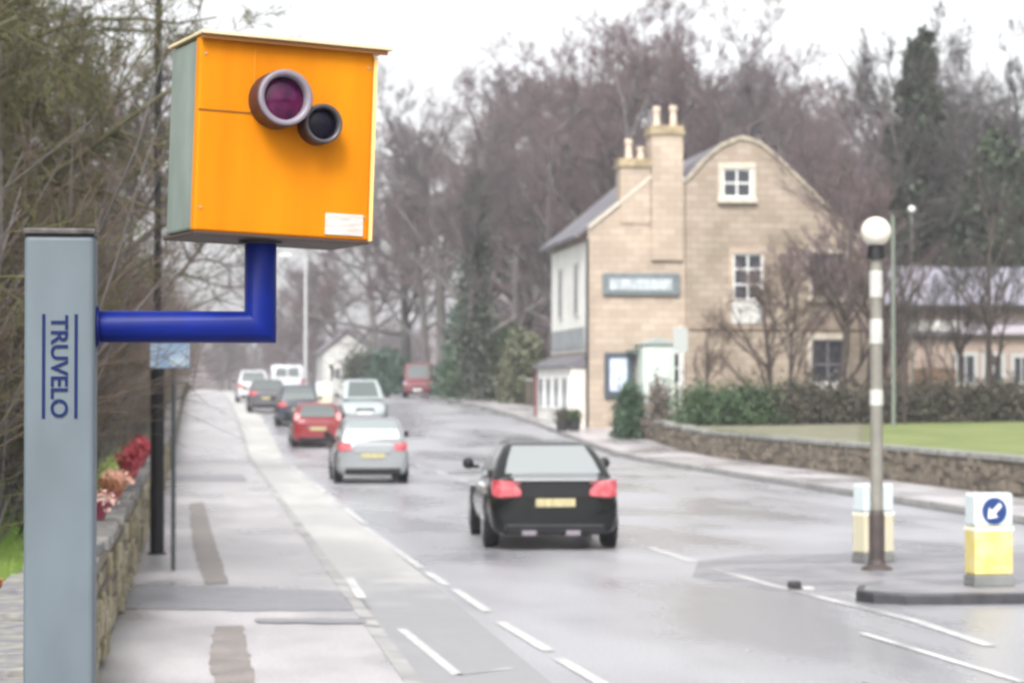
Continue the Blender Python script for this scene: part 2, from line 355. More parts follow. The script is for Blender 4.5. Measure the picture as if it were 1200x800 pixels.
# paint
def mark(x0, y0, x1, y1, wd=.11, dz=.008, m=None, name='road_marking'):
    L = math.hypot(x1 - x0, y1 - y0); nx_, ny_ = (y1 - y0) / L * wd / 2, -(x1 - x0) / L * wd / 2; n = max(2, int(L / 4) + 1)
    vs = []; fs = []
    for i in range(n):
        t = i / (n - 1); x = x0 + (x1 - x0) * t; y = y0 + (y1 - y0) * t; z = gz(y) + dz
        vs += [(x - nx_, y - ny_, z), (x + nx_, y + ny_, z)]
    for i in range(n - 1): fs.append((2*i, 2*i+1, 2*i+3, 2*i+2))
    return structure(MB().raw(vs, fs).build(name, m or M_PAINT))
def gp(px, py, dz=0.0):
    d = ray(px, py); t = (dz - CAM.z) / d.z; p = CAM + d * t; return p.x, p.y
def pmark(a, b, wd=.11, **k): mark(*gp(*a), *gp(*b), wd, **k)
pmark((533, 691), (572, 717)); pmark((586, 729), (643, 763)); pmark((655, 772), (712, 805)); pmark((500, 670), (524, 686))
pmark((425, 616), (494, 666), .10)
mark(2.68, 38.5, 2.62, 75, .10, m=M_WORN)
pmark((470, 737), (536, 791), .09); pmark((536, 791), (600, 783), .08, m=M_WORN)
pmark((408, 690), (424, 716), .10, dz=.135, m=M_WORN)
pmark((762, 642), (814, 659), .12); pmark((838, 667), (905, 686), .12, m=M_WORN); pmark((1074, 728), (1160, 757), .12)
pmark((905, 686), (1074, 728), .10, m=M_WORN); pmark((1010, 742), (1200, 800), .08, m=M_WORN)
for i in range(8): mark(6.25, 36 + i * 6, 6.25, 39.5 + i * 6, .11, m=M_WORN if i % 2 else M_PAINT)
for i in range(0): mark(8.9 + .35 * (i % 2), 32 + i * 3, 8.9 + .35 * ((i + 1) % 2), 35 + i * 3, .09, m=M_WORN)
for x, a, b in ():       # worn crossing stripes
    mark(x - .15, a, x + .15, b, .62, m=M_FAINT, dz=.006)
# pavement repairs
def patch(pts, m, name, dz=.126):
    q0 = [gp(x, y, .12) for x, y in pts]; q = []; rj = random.Random(len(name) + int(pts[0][0]))
    for (xa, ya_), (xb, yb) in zip(q0, q0[1:] + q0[:1]):
        n = max(2, int(math.hypot(xb - xa, yb - ya_) / .18))
        for k in range(n): q.append((xa + (xb - xa) * k / n + rj.uniform(-.018, .018), ya_ + (yb - ya_) * k / n + rj.uniform(-.05, .05)))
    o = MB().raw([(x, y, dz) for x, y in q], [tuple(range(len(q)))]).build(name, m); return structure(o)
patch([(158, 686), (260, 687), (398, 692), (416, 715), (300, 716), (144, 713)], M_PATCH, 'pavement_repair')
patch([(300, 725), (428, 725), (432, 731), (300, 730)], M_PATCH, 'pavement_repair', .13)
patch([(250, 734), (284, 733), (292, 765), (302, 815), (252, 815), (246, 770)], M_BROWN, 'pavement_repair')
patch([(222, 590), (238, 588), (250, 630), (268, 684), (240, 685), (226, 640)], M_BROWN, 'pavement_repair')
patch([(205, 556), (285, 556), (290, 564), (203, 564)], M_PATCH, 'pavement_repair')
# service covers in the gutter side


# hill and raised garden
def heightgrid(name, x0, x1, y0, y1, nx, ny, fn, m):
    vs = []; fs = []
    for j in range(ny + 1):
        for i in range(nx + 1):
            x = x0 + (x1 - x0) * i / nx; y = y0 + (y1 - y0) * j / ny; vs.append((x, y, fn(x, y)))
    for j in range(ny):
        for i in range(nx): a = j*(nx+1)+i; fs.append((a, a+1, a+nx+2, a+nx+1))
    return structure(MB().raw(vs, fs).build(name, m, smooth=True))
def sm(a, b, t): t = max(0, min(1, (t - a) / (b - a))); return t * t * (3 - 2 * t)
def hillz(x, y):
    return 1.75 + (13 * sm(28, 90, x) + 9 * sm(90, 200, x)) * sm(112, 260, y) - .6 * sm(40, 22, x) + 10 * sm(330, 520, y) * (.6 + .4 * math.sin(x * .02))
heightgrid('hill', -400, 420, 112, 560, 60, 40, lambda x, y: hillz(x, y) if x > 24 or y > 330 else gz(y) - .1, M_HILL)
def lawnz(x, y): return .83 + .10 * sm(40, 80, y) + .15 * sm(16, 30, x) * sm(60, 78, y)
heightgrid('garden_lawn', 15.75, 60, 20, 80.5, 30, 30, lawnz, M_GRASS)
gb = MB(); gq = []
for k in range(25):
    y = 56.4 + (80.3 - 56.4) * k / 24; xb = .284 * y + .25 * math.sin(y * 1.7)
    gq += [(15.95 + (xb - 15.95) * u / 6, y, lawnz(15.95 + (xb - 15.95) * u / 6, y) + .014) for u in range(7)]
structure(gb.raw(gq, [(k*7+u, k*7+u+1, k*7+u+8, k*7+u+7) for k in range(24) for u in range(6)]).build('garden_bed', mat('garden_bed_soil', (.13,.12,.08), .9, col2=(.20,.20,.13), vscale=1.2, bump=.6, bscale=20)))
structure(MB().box(15.9, 60, 80.4, 80.6, -.2, 1.2).build('garden_bank', M_SOIL))
heightgrid('verge', -40, -1.05, 4, 900, 20, 60, lambda x, y: gz(y) + .72 + .12 * math.sin(x * 1.3 + y * .4), M_SOIL)
heightgrid('grass_verge', -6, -1.05, 14.5, 60, 12, 40, lambda x, y: gz(y) + .86 + .05 * math.sin(x * 3 + y * .7) - .1 * sm(18, 14.5, y), mat('verge_grass', (.13,.19,.03), .9, col2=(.24,.32,.06), vscale=1.5, bump=.8, bscale=20))

# ------------------------------------------------------------------ walls and hedges along the road
rnd = random.Random(5)
def long_wall(name, label, xa, xb, y0, y1, h, m, mc, cope=.09, over=.04, step=4, lump=0.0):
    t = thing(name, label, 'wall', (0, 0, 0)); b = MB(); c = MB(); y = y0; rr = random.Random(3)
    ys = [];
    while y < y1: ys.append(y); y += step
    ys.append(y1); vs = []; fs = []
    for y in ys:
        g = gz(y); vs += [(xa, y, g - .15), (xa, y, g + h), (xb, y, g + h), (xb, y, g - .15)]
    for i in range(len(ys) - 1):
        for a in range(3): fs.append((4*i+a, 4*i+a+1, 4*i+a+5, 4*i+a+4))
    fs += [(0, 1, 2, 3), tuple(4*(len(ys)-1)+i for i in (3, 2, 1, 0))]
    b.raw(vs, fs); b.build('wall_face', m, t)
    y = y0
    while y < y1:
        l = min(rr.uniform(.35, .7) if lump else step, y1 - y); g = gz(y + l / 2)
        hh = cope + (rr.uniform(-lump, lump) if lump else 0); o = over + (rr.uniform(-.03, .03) if lump else 0)
        c.box(xa - o, xb + o, y + .006, y + l - .006, g + h + .001 - .01, g + h + hh); y += l
    c.build('coping', mc, t, bevel=.02 if lump else .01)
    return t
def stone_studs(t, x, y0, y1, h, n, m, sg=1):     # proud rubble stones on the wall face
    b = MB(); r2 = random.Random(9)
    for i in range(n):
        y = y0 + (y1 - y0) * r2.random() ** 1.6; z = r2.uniform(.15, h - .06); a, c = r2.uniform(.08, .2), r2.uniform(.04, .09); p = r2.uniform(.012, .05)
        b.box(*sorted((x - .02 * sg, x + p * sg)), y - a, y + a, gz(y) + z - c, gz(y) + z + c)
    b.build('rubble_face', m, t, bevel=.02)
lw = long_wall('stone_wall', 'low rubble stone wall with mossy coping beside the left pavement', -1.12, WL, 6, 150, .94, M_STONE, M_LCOPE, .08, .015, lump=.025)
stone_studs(lw, WL, 8, 60, .9, 420, mat('wall_rubble', (.20,.165,.09), .9, col2=(.38,.35,.26), vscale=3.0, bump=.6))
gwl = long_wall('garden_wall', 'long brown stone garden wall with pale coping along the right pavement', WR, WR + .36, 22, 81, .80, M_GWALL, M_COPE, .1, .04, step=3)

stone_studs(gwl, WR, 24, 80, .78, 700, mat('garden_rubble', (.11,.09,.07), .9, col2=(.22,.185,.14), vscale=1.6, bump=.6), -1)
def hedge(name, label, cat, x0, x1, y0, y1, z0, z1, n, size, m, seed, core=None, round_=.0, group=None, clumps=140):
    rng = np.random.default_rng(seed); t = thing(name, label, cat, ((x0+x1)/2, (y0+y1)/2, z0), group=group)
    sx, sy_, sz = (x1-x0)/2, (y1-y0)/2, (z1-z0)
    cc = np.stack([rng.uniform(-1, 1, clumps), rng.uniform(-1, 1, clumps), rng.uniform(.0, 1, clumps)], 1)
    if round_:
        q = np.sqrt(cc[:, 0]**2 + cc[:, 1]**2); lim = 1 - round_ * sm_np(cc[:, 2]); cc[:, 0] *= lim; cc[:, 1] *= lim
    j = rng.integers(0, clumps, n); P = cc[j] * np.array([sx, sy_, sz]) + rng.normal(0, 1, (n, 3)) * np.minimum(np.array([sx, sy_, sz]) * .22, .35)
    P[:, 2] = np.abs(P[:, 2])
    V, F = leaf_cloud(rng, P, size); npmesh('foliage', V, F, m, t)
    b = MB()
    for i in range(9):
        x, y = rng.uniform(-.7, .7) * sx, rng.uniform(-.7, .7) * sy_
        b.tube((x*.6, 0, -.1), (x, y, sz * .8), .03, .012, 6)
    b.tube((-sx*.8, 0, -.1), (sx*.8, 0, -.1), .04, .04, 6); b.build('stems', M_BARK, t)
    return t
def sm_np(z): return z * z

def twig_hedge(name, label, x0, x1, y0, y1, zoff, h, n, m, seed, cat='hedge', r=.008, lean=.25):
    rng = np.random.default_rng(seed); t = thing(name, label, cat, (0, 0, 0))
    y = rng.uniform(y0, y1, n); x = rng.uniform(x0, x1, n); z = np.array([gz(v) for v in y]) + zoff
    base = np.stack([x, y, z], 1); d = nrm(np.stack([rng.normal(0, lean, n), rng.normal(0, lean, n), np.ones(n)], 1)); L = h * (.6 + .5 * rng.random(n))
    P = grow_branches(rng, base, d, L, 6, .12, .03); rr = np.full(n, r * 2.2); A = tubes(P, rr, 4, .3)
    b, d, L2, r2 = children(rng, P, L, rr, 9, .12, .8, .4, .6); r2 = np.maximum(r2, r * .8); P2 = grow_branches(rng, b, d, L2, 4, .15, .05); B = tubes(P2, r2, 3, .3)
    b, d, L3, r3 = children(rng, P2, L2, r2, 3, .12, .8, .5, .7); r3 = np.maximum(r3, r * .6); P3 = grow_branches(rng, b, d, L3, 3, .15, .05); Cc = tubes(P3, r3, 3, .3)
    V, F = merge([A]); npmesh('stems', V, F, M_BARK, t); V, F = merge([B, Cc]); npmesh('twigs', V, F, m, t); return t
twig_hedge('bare_hedge', 'tall bare brown hedge running behind the left stone wall', -4.2, -1.6, 17, 150, .7, 4.4, 2600, M_TWIGB, 11)
twig_hedge('bare_shrub', 'olive thorny shrub growing behind the near end of the left stone wall', -4.8, -2.1, 15, 24, .7, 3.0, 260, M_TWIGO, 12, cat='shrub', r=.009)
G78 = .98
hedge('green_hedge', 'clipped green hedge standing on the lawn in front of the pub', 'hedge', xat(806,79.4), xat(905,79.4), 78.6, 80.2, 1.0, 2.02, 9000, .06, M_HEDGE, 21)
hedge('dark_hedge', 'dark brownish hedge behind the lawn below the slate-roofed outbuilding', 'hedge', xat(907,79.4), xat(1235,79.4), 78.6, 80.2, 1.0, 2.15, 22000, .07, M_DHEDGE, 22, clumps=320)
hedge('round_bush', 'dark green round bush at the corner of the pub forecourt', 'bush', xat(722,83), xat(757,83), 82.5, 83.6, gz(83)+.12, gz(83)+1.6, 6000, .06, mat('bush_dark', (.015,.045,.02), .6, col2=(.05,.10,.05), vscale=2), 23, round_=.6)
hedge('bare_brown_shrub', 'bare brown shrub beside the round bush at the end of the garden wall', 'shrub', xat(757,82), xat(792,82), 81.6, 82.8, gz(82)+.1, gz(82)+1.95, 3500, .05, mat('shrub_brown', (.12,.095,.075), .9, col2=(.2,.165,.14), vscale=3), 24, round_=.5)
hz = [('roadside_hedge', 'long green hedge on the right pavement beyond the pub', 'hedge', 535, 602, 128, 3.6, M_HEDGE, 16000, .3),
      ('conifer_bush', 'tall rounded dark green bush behind the long roadside hedge', 'bush', 520, 592, 134, 5.2, M_TEAL, 12000, .8),
      ('teal_bush', 'bluish green bushes beside the red van far down the road', 'bush', 436, 482, 160, 2.6, M_TEAL, 7000, .5),
      ('olive_bush', 'olive green bush between the roadside hedge and the pub', 'bush', 596, 642, 116, 3.0, M_YOLV, 8000, .5),
      ('ivy_bush', 'low ivy bush at the foot of the distant white house', 'bush', 405, 445, 175, 2.6, M_IVYG, 5000, .5),
      ('laurel_bush', 'tall green bush right of the big ivy clad trunk', 'bush', 575, 625, 138, 4.0, M_YOLV, 6000, .8)]
for nm, lb, ct, p0, p1, Y, h, m, n, rd in hz:
    hedge(nm, lb, ct, xat(p0, Y), xat(p1, Y), Y, Y + 3.5, gz(Y) + .05, gz(Y) + h, n, .12, m, int(p0), round_=rd, clumps=170)
long_wall('boundary_wall', 'weathered stone boundary wall under the roadside hedge beyond the pub', 15.8, 16.1, 99.5, 175, 1.25, M_GWALL, M_COPE, .08, .03)

# ------------------------------------------------------------------ trees
def put_tree(name, label, X, Y, z, trunk_m, crown_m, meshes, scale=1, rz=0, group=None, tw=None):
    t = thing(name, label, 'tree', (X, Y, z), rz, group); t.scale = (scale if tw is None else scale * tw,) * 2 + (scale,)
    for nm, me, mm in (('trunk', meshes[0], trunk_m), ('crown', meshes[1], crown_m)):
        o = bpy.data.objects.new(nm, me); C.objects.link(o); o.parent = t
        if me.materials[0] != mm: o.material_slots[0].link = 'OBJECT'; o.material_slots[0].material = mm
    return t
def proto(seed, **k):
    (tv, tf), (cv, cf) = tree_mesh(seed, **k)
    a = npmesh('trunk', tv, tf, M_BARK); b = npmesh('crown', cv, cf, M_TWIG); ma, mb = a.data, b.data
    H = cv[:, 2].max()
    bpy.data.objects.remove(a); bpy.data.objects.remove(b); return ma, mb, H
PR = [proto(31 + i, H=20, r0=.30 + .04 * (i % 3), n=(18, 7, 7, 7, 6), frac=.62 + .05 * (i % 3), up=.05 + .02 * (i % 2), ang=(.85 + .1 * (i % 2), .75, .7, .7, .7), minr=.0095) for i in range(5)]
BT = [  # px, Y, crown top py, proto, twigs, width, label
 (440, 190, 157, 0, 0, 1.0, 'bare mauve tree at the left end of the wood, beside the yellow camera box'),
 (478, 165, 117, 1, 0, 1.0, 'bare mauve tree above the red van'),
 (520, 150, 74, 2, 1, 1.0, 'bare grey tree left of the big ivy clad trunk'),
 (606, 145, 24, 3, 0, .95, 'bare mauve tree right of the big ivy clad trunk'),
 (655, 132, 32, 4, 0, .9, 'bare purplish tree above the white front of the pub'),
 (703, 142, -16, 0, 0, .9, 'tall bare mauve tree left of the pub chimneys'),
 (752, 128, -18, 1, 0, .85, 'bare mauve tree directly behind the pub chimneys'),
 (800, 140, -26, 2, 0, .9, 'tall bare mauve tree rising between the chimneys and the attic window'),
 (852, 130, 10, 3, 0, .85, 'bare mauve tree behind the attic window gable'),
 (903, 142, 28, 4, 1, .85, 'bare grey tree behind the right slope of the gable'),
 (952, 132, 93, 0, 0, .85, 'shorter bare mauve tree right of the gable'),
 (1003, 124, 47, 1, 0, .8, 'slender bare tree between the gable and the ivy covered tree'),
 (1132, 122, 53, 2, 2, .8, 'dark bare tree right of the ivy covered tree'),
 (1192, 132, 5, 3, 2, .9, 'dark bare tree at the right edge of the photo'),
 (398, 205, 268, 2, 1, 1.0, 'hazy bare tree behind the distant white house'),
 (366, 225, 300, 3, 0, 1.0, 'hazy bare tree beside the distant pale lamp column'),
 (332, 245, 318, 4, 1, 1.0, 'hazy bare tree seen right below the blue arm corner'),
 (296, 270, 352, 0, 0, 1.1, 'hazy distant tree above the far white van'),
 (262, 300, 372, 1, 1, 1.1, 'hazy distant tree at the far end of the left pavement'),
]
TM = [M_TWIG, M_TWIGG, M_TWIGD]
for i, (px, Y, top, pi_, tm, tw, lb) in enumerate(BT):
    X = xat(px, Y); z = (hillz(X, Y) if X > 24 and Y > 112 else gz(Y)) - .1
    h = zat(px, top, Y) - z; s = h / PR[pi_][2]
    put_tree('bare_tree', lb, X, Y, z, M_BARK, TM[tm], PR[pi_], s, i * 1.7, 'bare trees of the wood behind the road and the pub', tw)
for i in range(15):
    px = 500 + i * 48 + (i * 37) % 19; Y = 158 + (i * 13) % 22; X = xat(px, Y); z = hillz(X, Y) if X > 24 else gz(Y)
    top = [150, 120, 100, 80, 45, 35, 30, 45, 45, 60, 75, 85, 85, 75, 60][i]; h = zat(px, top, Y) - z + .1
    put_tree('bare_tree', 'bare tree in the hazy second rank of the wood, partly hidden by the nearer trees', X, Y, z - .1, M_BARK, TM[(i % 4) // 3], PR[(i * 2) % 5][:2], h / PR[(i * 2) % 5][2], i * 2.3, 'trees in the second rank of the wood', 1.05)
# the wood further back on the hill, one mass
def wood(name, label, spots, m, seed):
    rng = np.random.default_rng(seed); parts = []
    for (x, y, z, h, w_) in spots:
        n = 26; base = np.stack([np.full(n, x) + rng.normal(0, w_ * .12, n), np.full(n, y) + rng.normal(0, 2, n), np.full(n, z)], 1)
        base[:, 2] += rng.uniform(.1, .5, n) * h; d = nrm(np.stack([rng.normal(0, .45, n), rng.normal(0, .45, n), np.ones(n)], 1)); L = h * rng.uniform(.3, .5, n)
        P = grow_branches(rng, base, d, L, 5, .12, .04); r = np.full(n, .06); parts.append(tubes(P, r, 3, .3))
        b, d, L2, r2 = children(rng, P, L, r, 9, .1, .8, .42, .5); P2 = grow_branches(rng, b, d, L2, 4, .15, .05); parts.append(tubes(P2, np.maximum(r2, .028), 3, .3))
        b, d, L3, r3 = children(rng, P2, L2, r2, 6, .1, .8, .5, .5); P3 = grow_branches(rng, b, d, L3, 3, .15, .05); parts.append(tubes(P3, np.full(len(b), .022), 3, .3))
        T = grow_branches(rng, np.array([[x, y, z - .5]]), np.array([[0., 0, 1]]), np.array([h * .7]), 5, .04, .1); parts.append(tubes(T, np.array([.22]), 6, .3))
    V, F = merge(parts); o = npmesh(name, V, F, m); tag(o, label, 'wood', kind='stuff'); return o
rw = random.Random(4); sp1 = []
for i in range(120):
    x = rw.uniform(28, 150); y = rw.uniform(150, 270)
    if not (.10 < x / y < .43): continue
    sp1.append((x, y, hillz(x, y), rw.uniform(12, 17), 9))
wood('woodland', 'bare purplish woodland massed on the hillside behind the pub', sp1, mat('wood_twigs_a', (.17,.125,.135), .9), 61)
sp2 = [(rw.uniform(-22, 30), rw.uniform(300, 420), gz(330), rw.uniform(8, 12), 9) for i in range(60)]
wood('distant_woodland', 'hazy distant woodland closing the far end of the road', sp2, mat('wood_twigs_b', (.13,.11,.12), .9), 62)

# the two ivy-clad trees and the big trunk
def ivy_tree(name, label, px, Y, top, ivy_top, ivy_w, m_ivy, seed, pr, tm, nleaf=16000, leaf=.16, base_z=None, taper=1.0):
    X = xat(px, Y); z = (gz(Y) if base_z is None else base_z) - .1; h = zat(px, top, Y) - z; hi = zat(px, ivy_top, Y) - z
    t = put_tree(name, label, X, Y, z, M_BARK, tm, pr, 1, seed)
    s = h / pr[2]
    for c in t.children: c.scale = (s * .75, s * .75, s)
    rng = np.random.default_rng(seed); k = 260
    u = rng.random(k) ** .85; cz = u * hi * (.93 + .07 * rng.random(k)); wd = ivy_w * ((1 - u) ** taper * .9 + .10) * (.75 + .5 * rng.random(k)); a = rng.uniform(0, 6.28, k); q = np.sqrt(rng.random(k))
    cc = np.stack([np.cos(a) * wd * q, np.sin(a) * wd * q, cz], 1); j = rng.integers(0, k, nleaf)
    P = cc[j] + rng.normal(0, 1, (nleaf, 3)) * np.array([.35, .35, .5]) * (.35 + .8 * (1 - u[j]))[:, None]
    V, F = leaf_cloud(rng, P, leaf); npmesh('ivy', V, F, m_ivy, t); return t
ivy_tree('ivy_tree', 'tall tree wrapped in dark ivy tapering to a spire right of the beacon globe', 1078, 112, -10, 36, 3.5, M_IVY, 71, PR[4], M_TWIGD, 52000, .17, taper=1.05)
ivy_tree('ivy_tree', 'broad dark ivy covered tree at the right edge above the slate roof', 1172, 106, 60, 150, 3.0, M_IVY, 72, PR[2], M_TWIGD, 36000, .17, taper=.5)
ivy_tree('big_trunk_tree', 'big grey tree with a thick ivy clad trunk left of the pub', 556, 122, 75, 205, .62, M_IVYG, 73, PR[3], M_TWIGG, 9000, .11, taper=.15)
PL2 = [proto(191 + i, H=10, r0=.16, n=(22, 8, 8, 6, 5), frac=.66, up=.07, ang=(.75, .8, .8, .8, .8), ratio=(.5, .5, .5, .5, .5), minr=.0065, wob=.16, tmin=.22) for i in range(2)]
# left-hand trees
PL = [proto(91 + i, H=10, r0=.16, n=(26, 9, 8, 7, 5), frac=.62, up=.02, ang=(1.0, .9, .8, .8, .8), ratio=(.62, .5, .5, .5, .5), minr=.0055, wob=.2, tmin=.06) for i in range(2)]
LT = [(-4.2, 19.5, 8.2, 0, M_TWIGO, 'mossy olive thorn tree nearest the camera, behind the grey post'),
      (-5.6, 27, 10.5, 1, M_TWIGO, 'olive green mossy tree behind the nearest thorn tree'),
      (-2.9, 33, 8.6, 1, M_TWIGO, 'mossy branched tree leaning over the left wall next to the black pole'),
      (-3.7, 46, 9.5, 0, M_TWIGB, 'reddish brown bare tree seen left of the black pole'),
      (-5.5, 62, 12.0, 1, M_TWIGB, 'tall brown bare tree behind the reddish one on the left'),
      (-3.0, 78, 9.0, 0, M_TWIGB, 'brown bare tree seen between the black pole and the camera box'),
      (-3.4, 104, 9.5, 1, M_TWIGB, 'small brown bare tree farthest along the left wall'),
      (-2.9, 26, 7.5, 1, M_TWIGO, 'small mossy thorn tree close behind the wall between the grey post and the black pole'),
      (-5.0, 31, 12.5, 0, M_TWIGO, 'tall mossy tree filling the upper left of the photo'),
      (-7.0, 36, 12.5, 0, M_TWIGO, 'tall olive tree at the left edge of the photo, high behind the others'),
      (-5.3, 23, 8.5, 1, M_TWIGO, 'mossy tree just left of the nearest thorn tree'),
      (-2.6, 55, 9.5, 1, M_TWIGB, 'brown bare tree close behind the stone wall past the black pole'),
      (-6.5, 88, 15, 0, M_TWIGB, 'tall brown bare tree far back on the left'),
      (-1.0, 62, 11.5, 0, M_TWIGG, 'grey tree whose thin top twigs show above the camera box')]
for i, (x, y, h, p, m, lb) in enumerate(LT):
    x -= .9 if y > 30 else .2
    if i == len(LT) - 1: x = -2.2
    put_tree('mossy_tree' if m is M_TWIGO else 'roadside_tree', lb, x, y, gz(y) + .7, M_BARK if m is not M_TWIGO else mat('mossy_bark', (.09,.085,.04), .9, col2=(.15,.14,.08), vscale=5, bump=.6), m, (PL2 if y > 28 else PL)[p], h / (PL2 if y > 28 else PL)[p][2], i * 2.1, 'trees behind the left stone wall', .9 if y > 28 else 1.0)
# saplings in front of the buildings
PS = [proto(121 + i, H=7, r0=.09, n=(14, 7, 6, 5), frac=.7, up=.08, ang=(.7, .6, .6, .6), ratio=(.55, .5, .5, .5), minr=.007, wob=.12, tmin=.12) for i in range(2)]
SP = [(905, 79, 300, 0, M_TWIGB, 1.5, 'low wide bare sapling spreading in front of the pub ground floor'),
      (985, 80, 135, 1, M_TWIG, 1.2, 'dark trunked bare tree in front of the right hand pub windows'),
      (1030, 84, 190, 0, M_TWIG, .9, 'reddish bare tree directly behind the beacon pole'),
      (1060, 78, 235, 1, M_TWIGD, .5, 'thin dark sapling just right of the beacon pole'),
      (1092, 79, 300, 0, M_TWIGD, .5, 'short thin sapling before the white fascia of the outbuilding'),
      (1160, 79, 150, 1, M_TWIGD, 1.0, 'dark bare tree on the lawn before the slate roof'),
      (1016, 86, 165, 1, M_TWIGB, 1.0, 'brown bare tree against the right end of the pub wall'),
      (925, 84, 270, 0, M_TWIG, 1.0, 'thin reddish bare tree left of the dark trunked one'),
      (1128, 82, 250, 1, M_TWIGD, .9, 'thin bare tree before the white outbuilding windows'),
      (832, 86, 345, 1, M_TWIGB, 1.0, 'small bare shrub tree against the pub wall left of the first floor window')]
for i, (px, Y, top, p, m, tw, lb) in enumerate(SP):
    z = .95; h = zat(px, top, Y) - z
    put_tree('sapling', lb, xat(px, Y), Y, z, mat('sapling_bark', (.06,.045,.04), .9), m, PS[p], h / PS[p][2], i * 1.3, 'bare saplings in the garden', tw)

# ------------------------------------------------------------------ buildings
def window(par, x0, x1, z0, z1, y, cols=2, rows=2, fw=.07, surround=None, sill=True, label=None, m_f=None):
    f = MB(); t = fw; yo = y - .05
    f.box(x0, x0 + t, yo, y + .05, z0, z1).box(x1 - t, x1, yo, y + .05, z0, z1).box(x0 + t, x1 - t, yo, y + .05, z0, z0 + t).box(x0 + t, x1 - t, yo, y + .05, z1 - t, z1)
    for c in range(1, cols):
        xc = x0 + (x1 - x0) * c / cols; f.box(xc - .03, xc + .03, yo + .01, y + .04, z0 + t, z1 - t)
    for r in range(1, rows):
        zc = z0 + (z1 - z0) * r / rows; f.box(x0 + t, x1 - t, yo + .004, y + .035, zc - .03, zc + .03)
    wf = f.build('window', m_f or M_WHITE, par)
    if label: wf['label'] = label
    MB().box(x0 + .02, x1 - .02, y - .012, y + .03, z0 + .02, z1 - .02).build('pane', M_GLASS, wf)
    if surround:
        s = MB(); k = .16
        s.box(x0 - k, x0 - .002, y - .10, y + .02, z0, z1).box(x1 + .002, x1 + k, y - .10, y + .02, z0, z1).box(x0 - k, x1 + k, y - .11, y + .02, z1 + .002, z1 + .22)
        s.build('surround', surround, wf)
    if sill: MB().box(x0 - .2, x1 + .2, y - .2, y + .02, z0 - .2, z0 - .004).build('sill', M_SANDT, wf)
    return wf
M_SANDT = mat('pale_sandstone_trim', (.50,.45,.38), .8, var=.15)
YF = 89.5
px0 = xat(690, YF)                      # near front corner of the pub
pub = thing('public_house', 'sandstone pub with two tall chimneys, a signboard and a curved attic gable', 'building', (0, 0, 0))
def q(px, py): p = at(px, py, YF); return (p.x, p.z)
gl = [q(690, 516), q(690, 268), q(735, 232), q(781, 193), q(803, 214), q(806, 500), ]
BZ = gz(89) - .3
a1 = [(px0, BZ)] + gl[1:5] + [(gl[4][0], BZ)]
b = MB().prism(a1, YF, YF + 9.5); b.build('wall', M_SAND2, pub)
a2 = [(gl[4][0] + .005, BZ), q(803.5, 214), q(822, 192), q(845, 172), q(868, 163), q(890, 170), q(912, 188), q(940, 216), q(980, 255), q(1020, 294)]
a2 += [(a2[-1][0], BZ)]
b = MB().prism(a2, YF - .12, YF + 12); b.build('wall', M_SAND, pub)
# roofs: slabs on the slopes, set back from the gable copings
def slab(par, pts, y0, y1, th, m, name='roof'):
    mb = MB()
    for (xa, za), (xb, zb) in zip(pts[:-1], pts[1:]):
        L = math.hypot(xb - xa, zb - za); nx_, nz_ = -(zb - za) / L * th, (xb - xa) / L * th
        mb.raw([(xa, y0, za + .003), (xb, y0, zb + .003), (xb + nx_, y0, zb + nz_), (xa + nx_, y0, za + nz_), (xa, y1, za + .003), (xb, y1, zb + .003), (xb + nx_, y1, zb + nz_), (xa + nx_, y1, za + nz_)],
               [(0,1,2,3),(7,6,5,4),(0,4,5,1),(1,5,6,2),(2,6,7,3),(3,7,4,0)])
    return mb.build(name, m, par)
e0 = (gl[1][0] - .45, gl[1][1] - .35)
slab(pub, [e0, gl[1], gl[2], gl[3], gl[4]], YF + .25, YF + 9.9, .14, M_SLATE)
slab(pub, a2[1:-1], YF + .18, YF + 12.3, .12, M_SLATE)
cpm = MB()
for (xa, za), (xb, zb) in list(zip(gl[1:4], gl[2:5])) :
    cpm.raw([(xa, YF - .08, za - .02), (xb, YF - .08, zb - .02), (xb, YF - .08, zb + .14), (xa, YF - .08, za + .14), (xa, YF + .24, za - .02), (xb, YF + .24, zb - .02), (xb, YF + .24, zb + .14), (xa, YF + .24, za + .14)],
            [(0,1,2,3),(7,6,5,4),(0,4,5,1),(1,5,6,2),(2,6,7,3),(3,7,4,0)])
cpm.build('gable_coping', M_SANDT, pub)
cpm = MB()
for (xa, za), (xb, zb) in zip(a2[1:-2], a2[2:-1]):
    cpm.raw([(xa, YF - .2, za - .02), (xb, YF - .2, zb - .02), (xb, YF - .2, zb + .15), (xa, YF - .2, za + .15), (xa, YF + .17, za - .02), (xb, YF + .17, zb - .02), (xb, YF + .17, zb + .15), (xa, YF + .17, za + .15)],
            [(0,1,2,3),(7,6,5,4),(0,4,5,1),(1,5,6,2),(2,6,7,3),(3,7,4,0)])
cpm.build('gable_coping', mat('lichen_coping', (.33,.29,.23), .9, var=.3), pub)
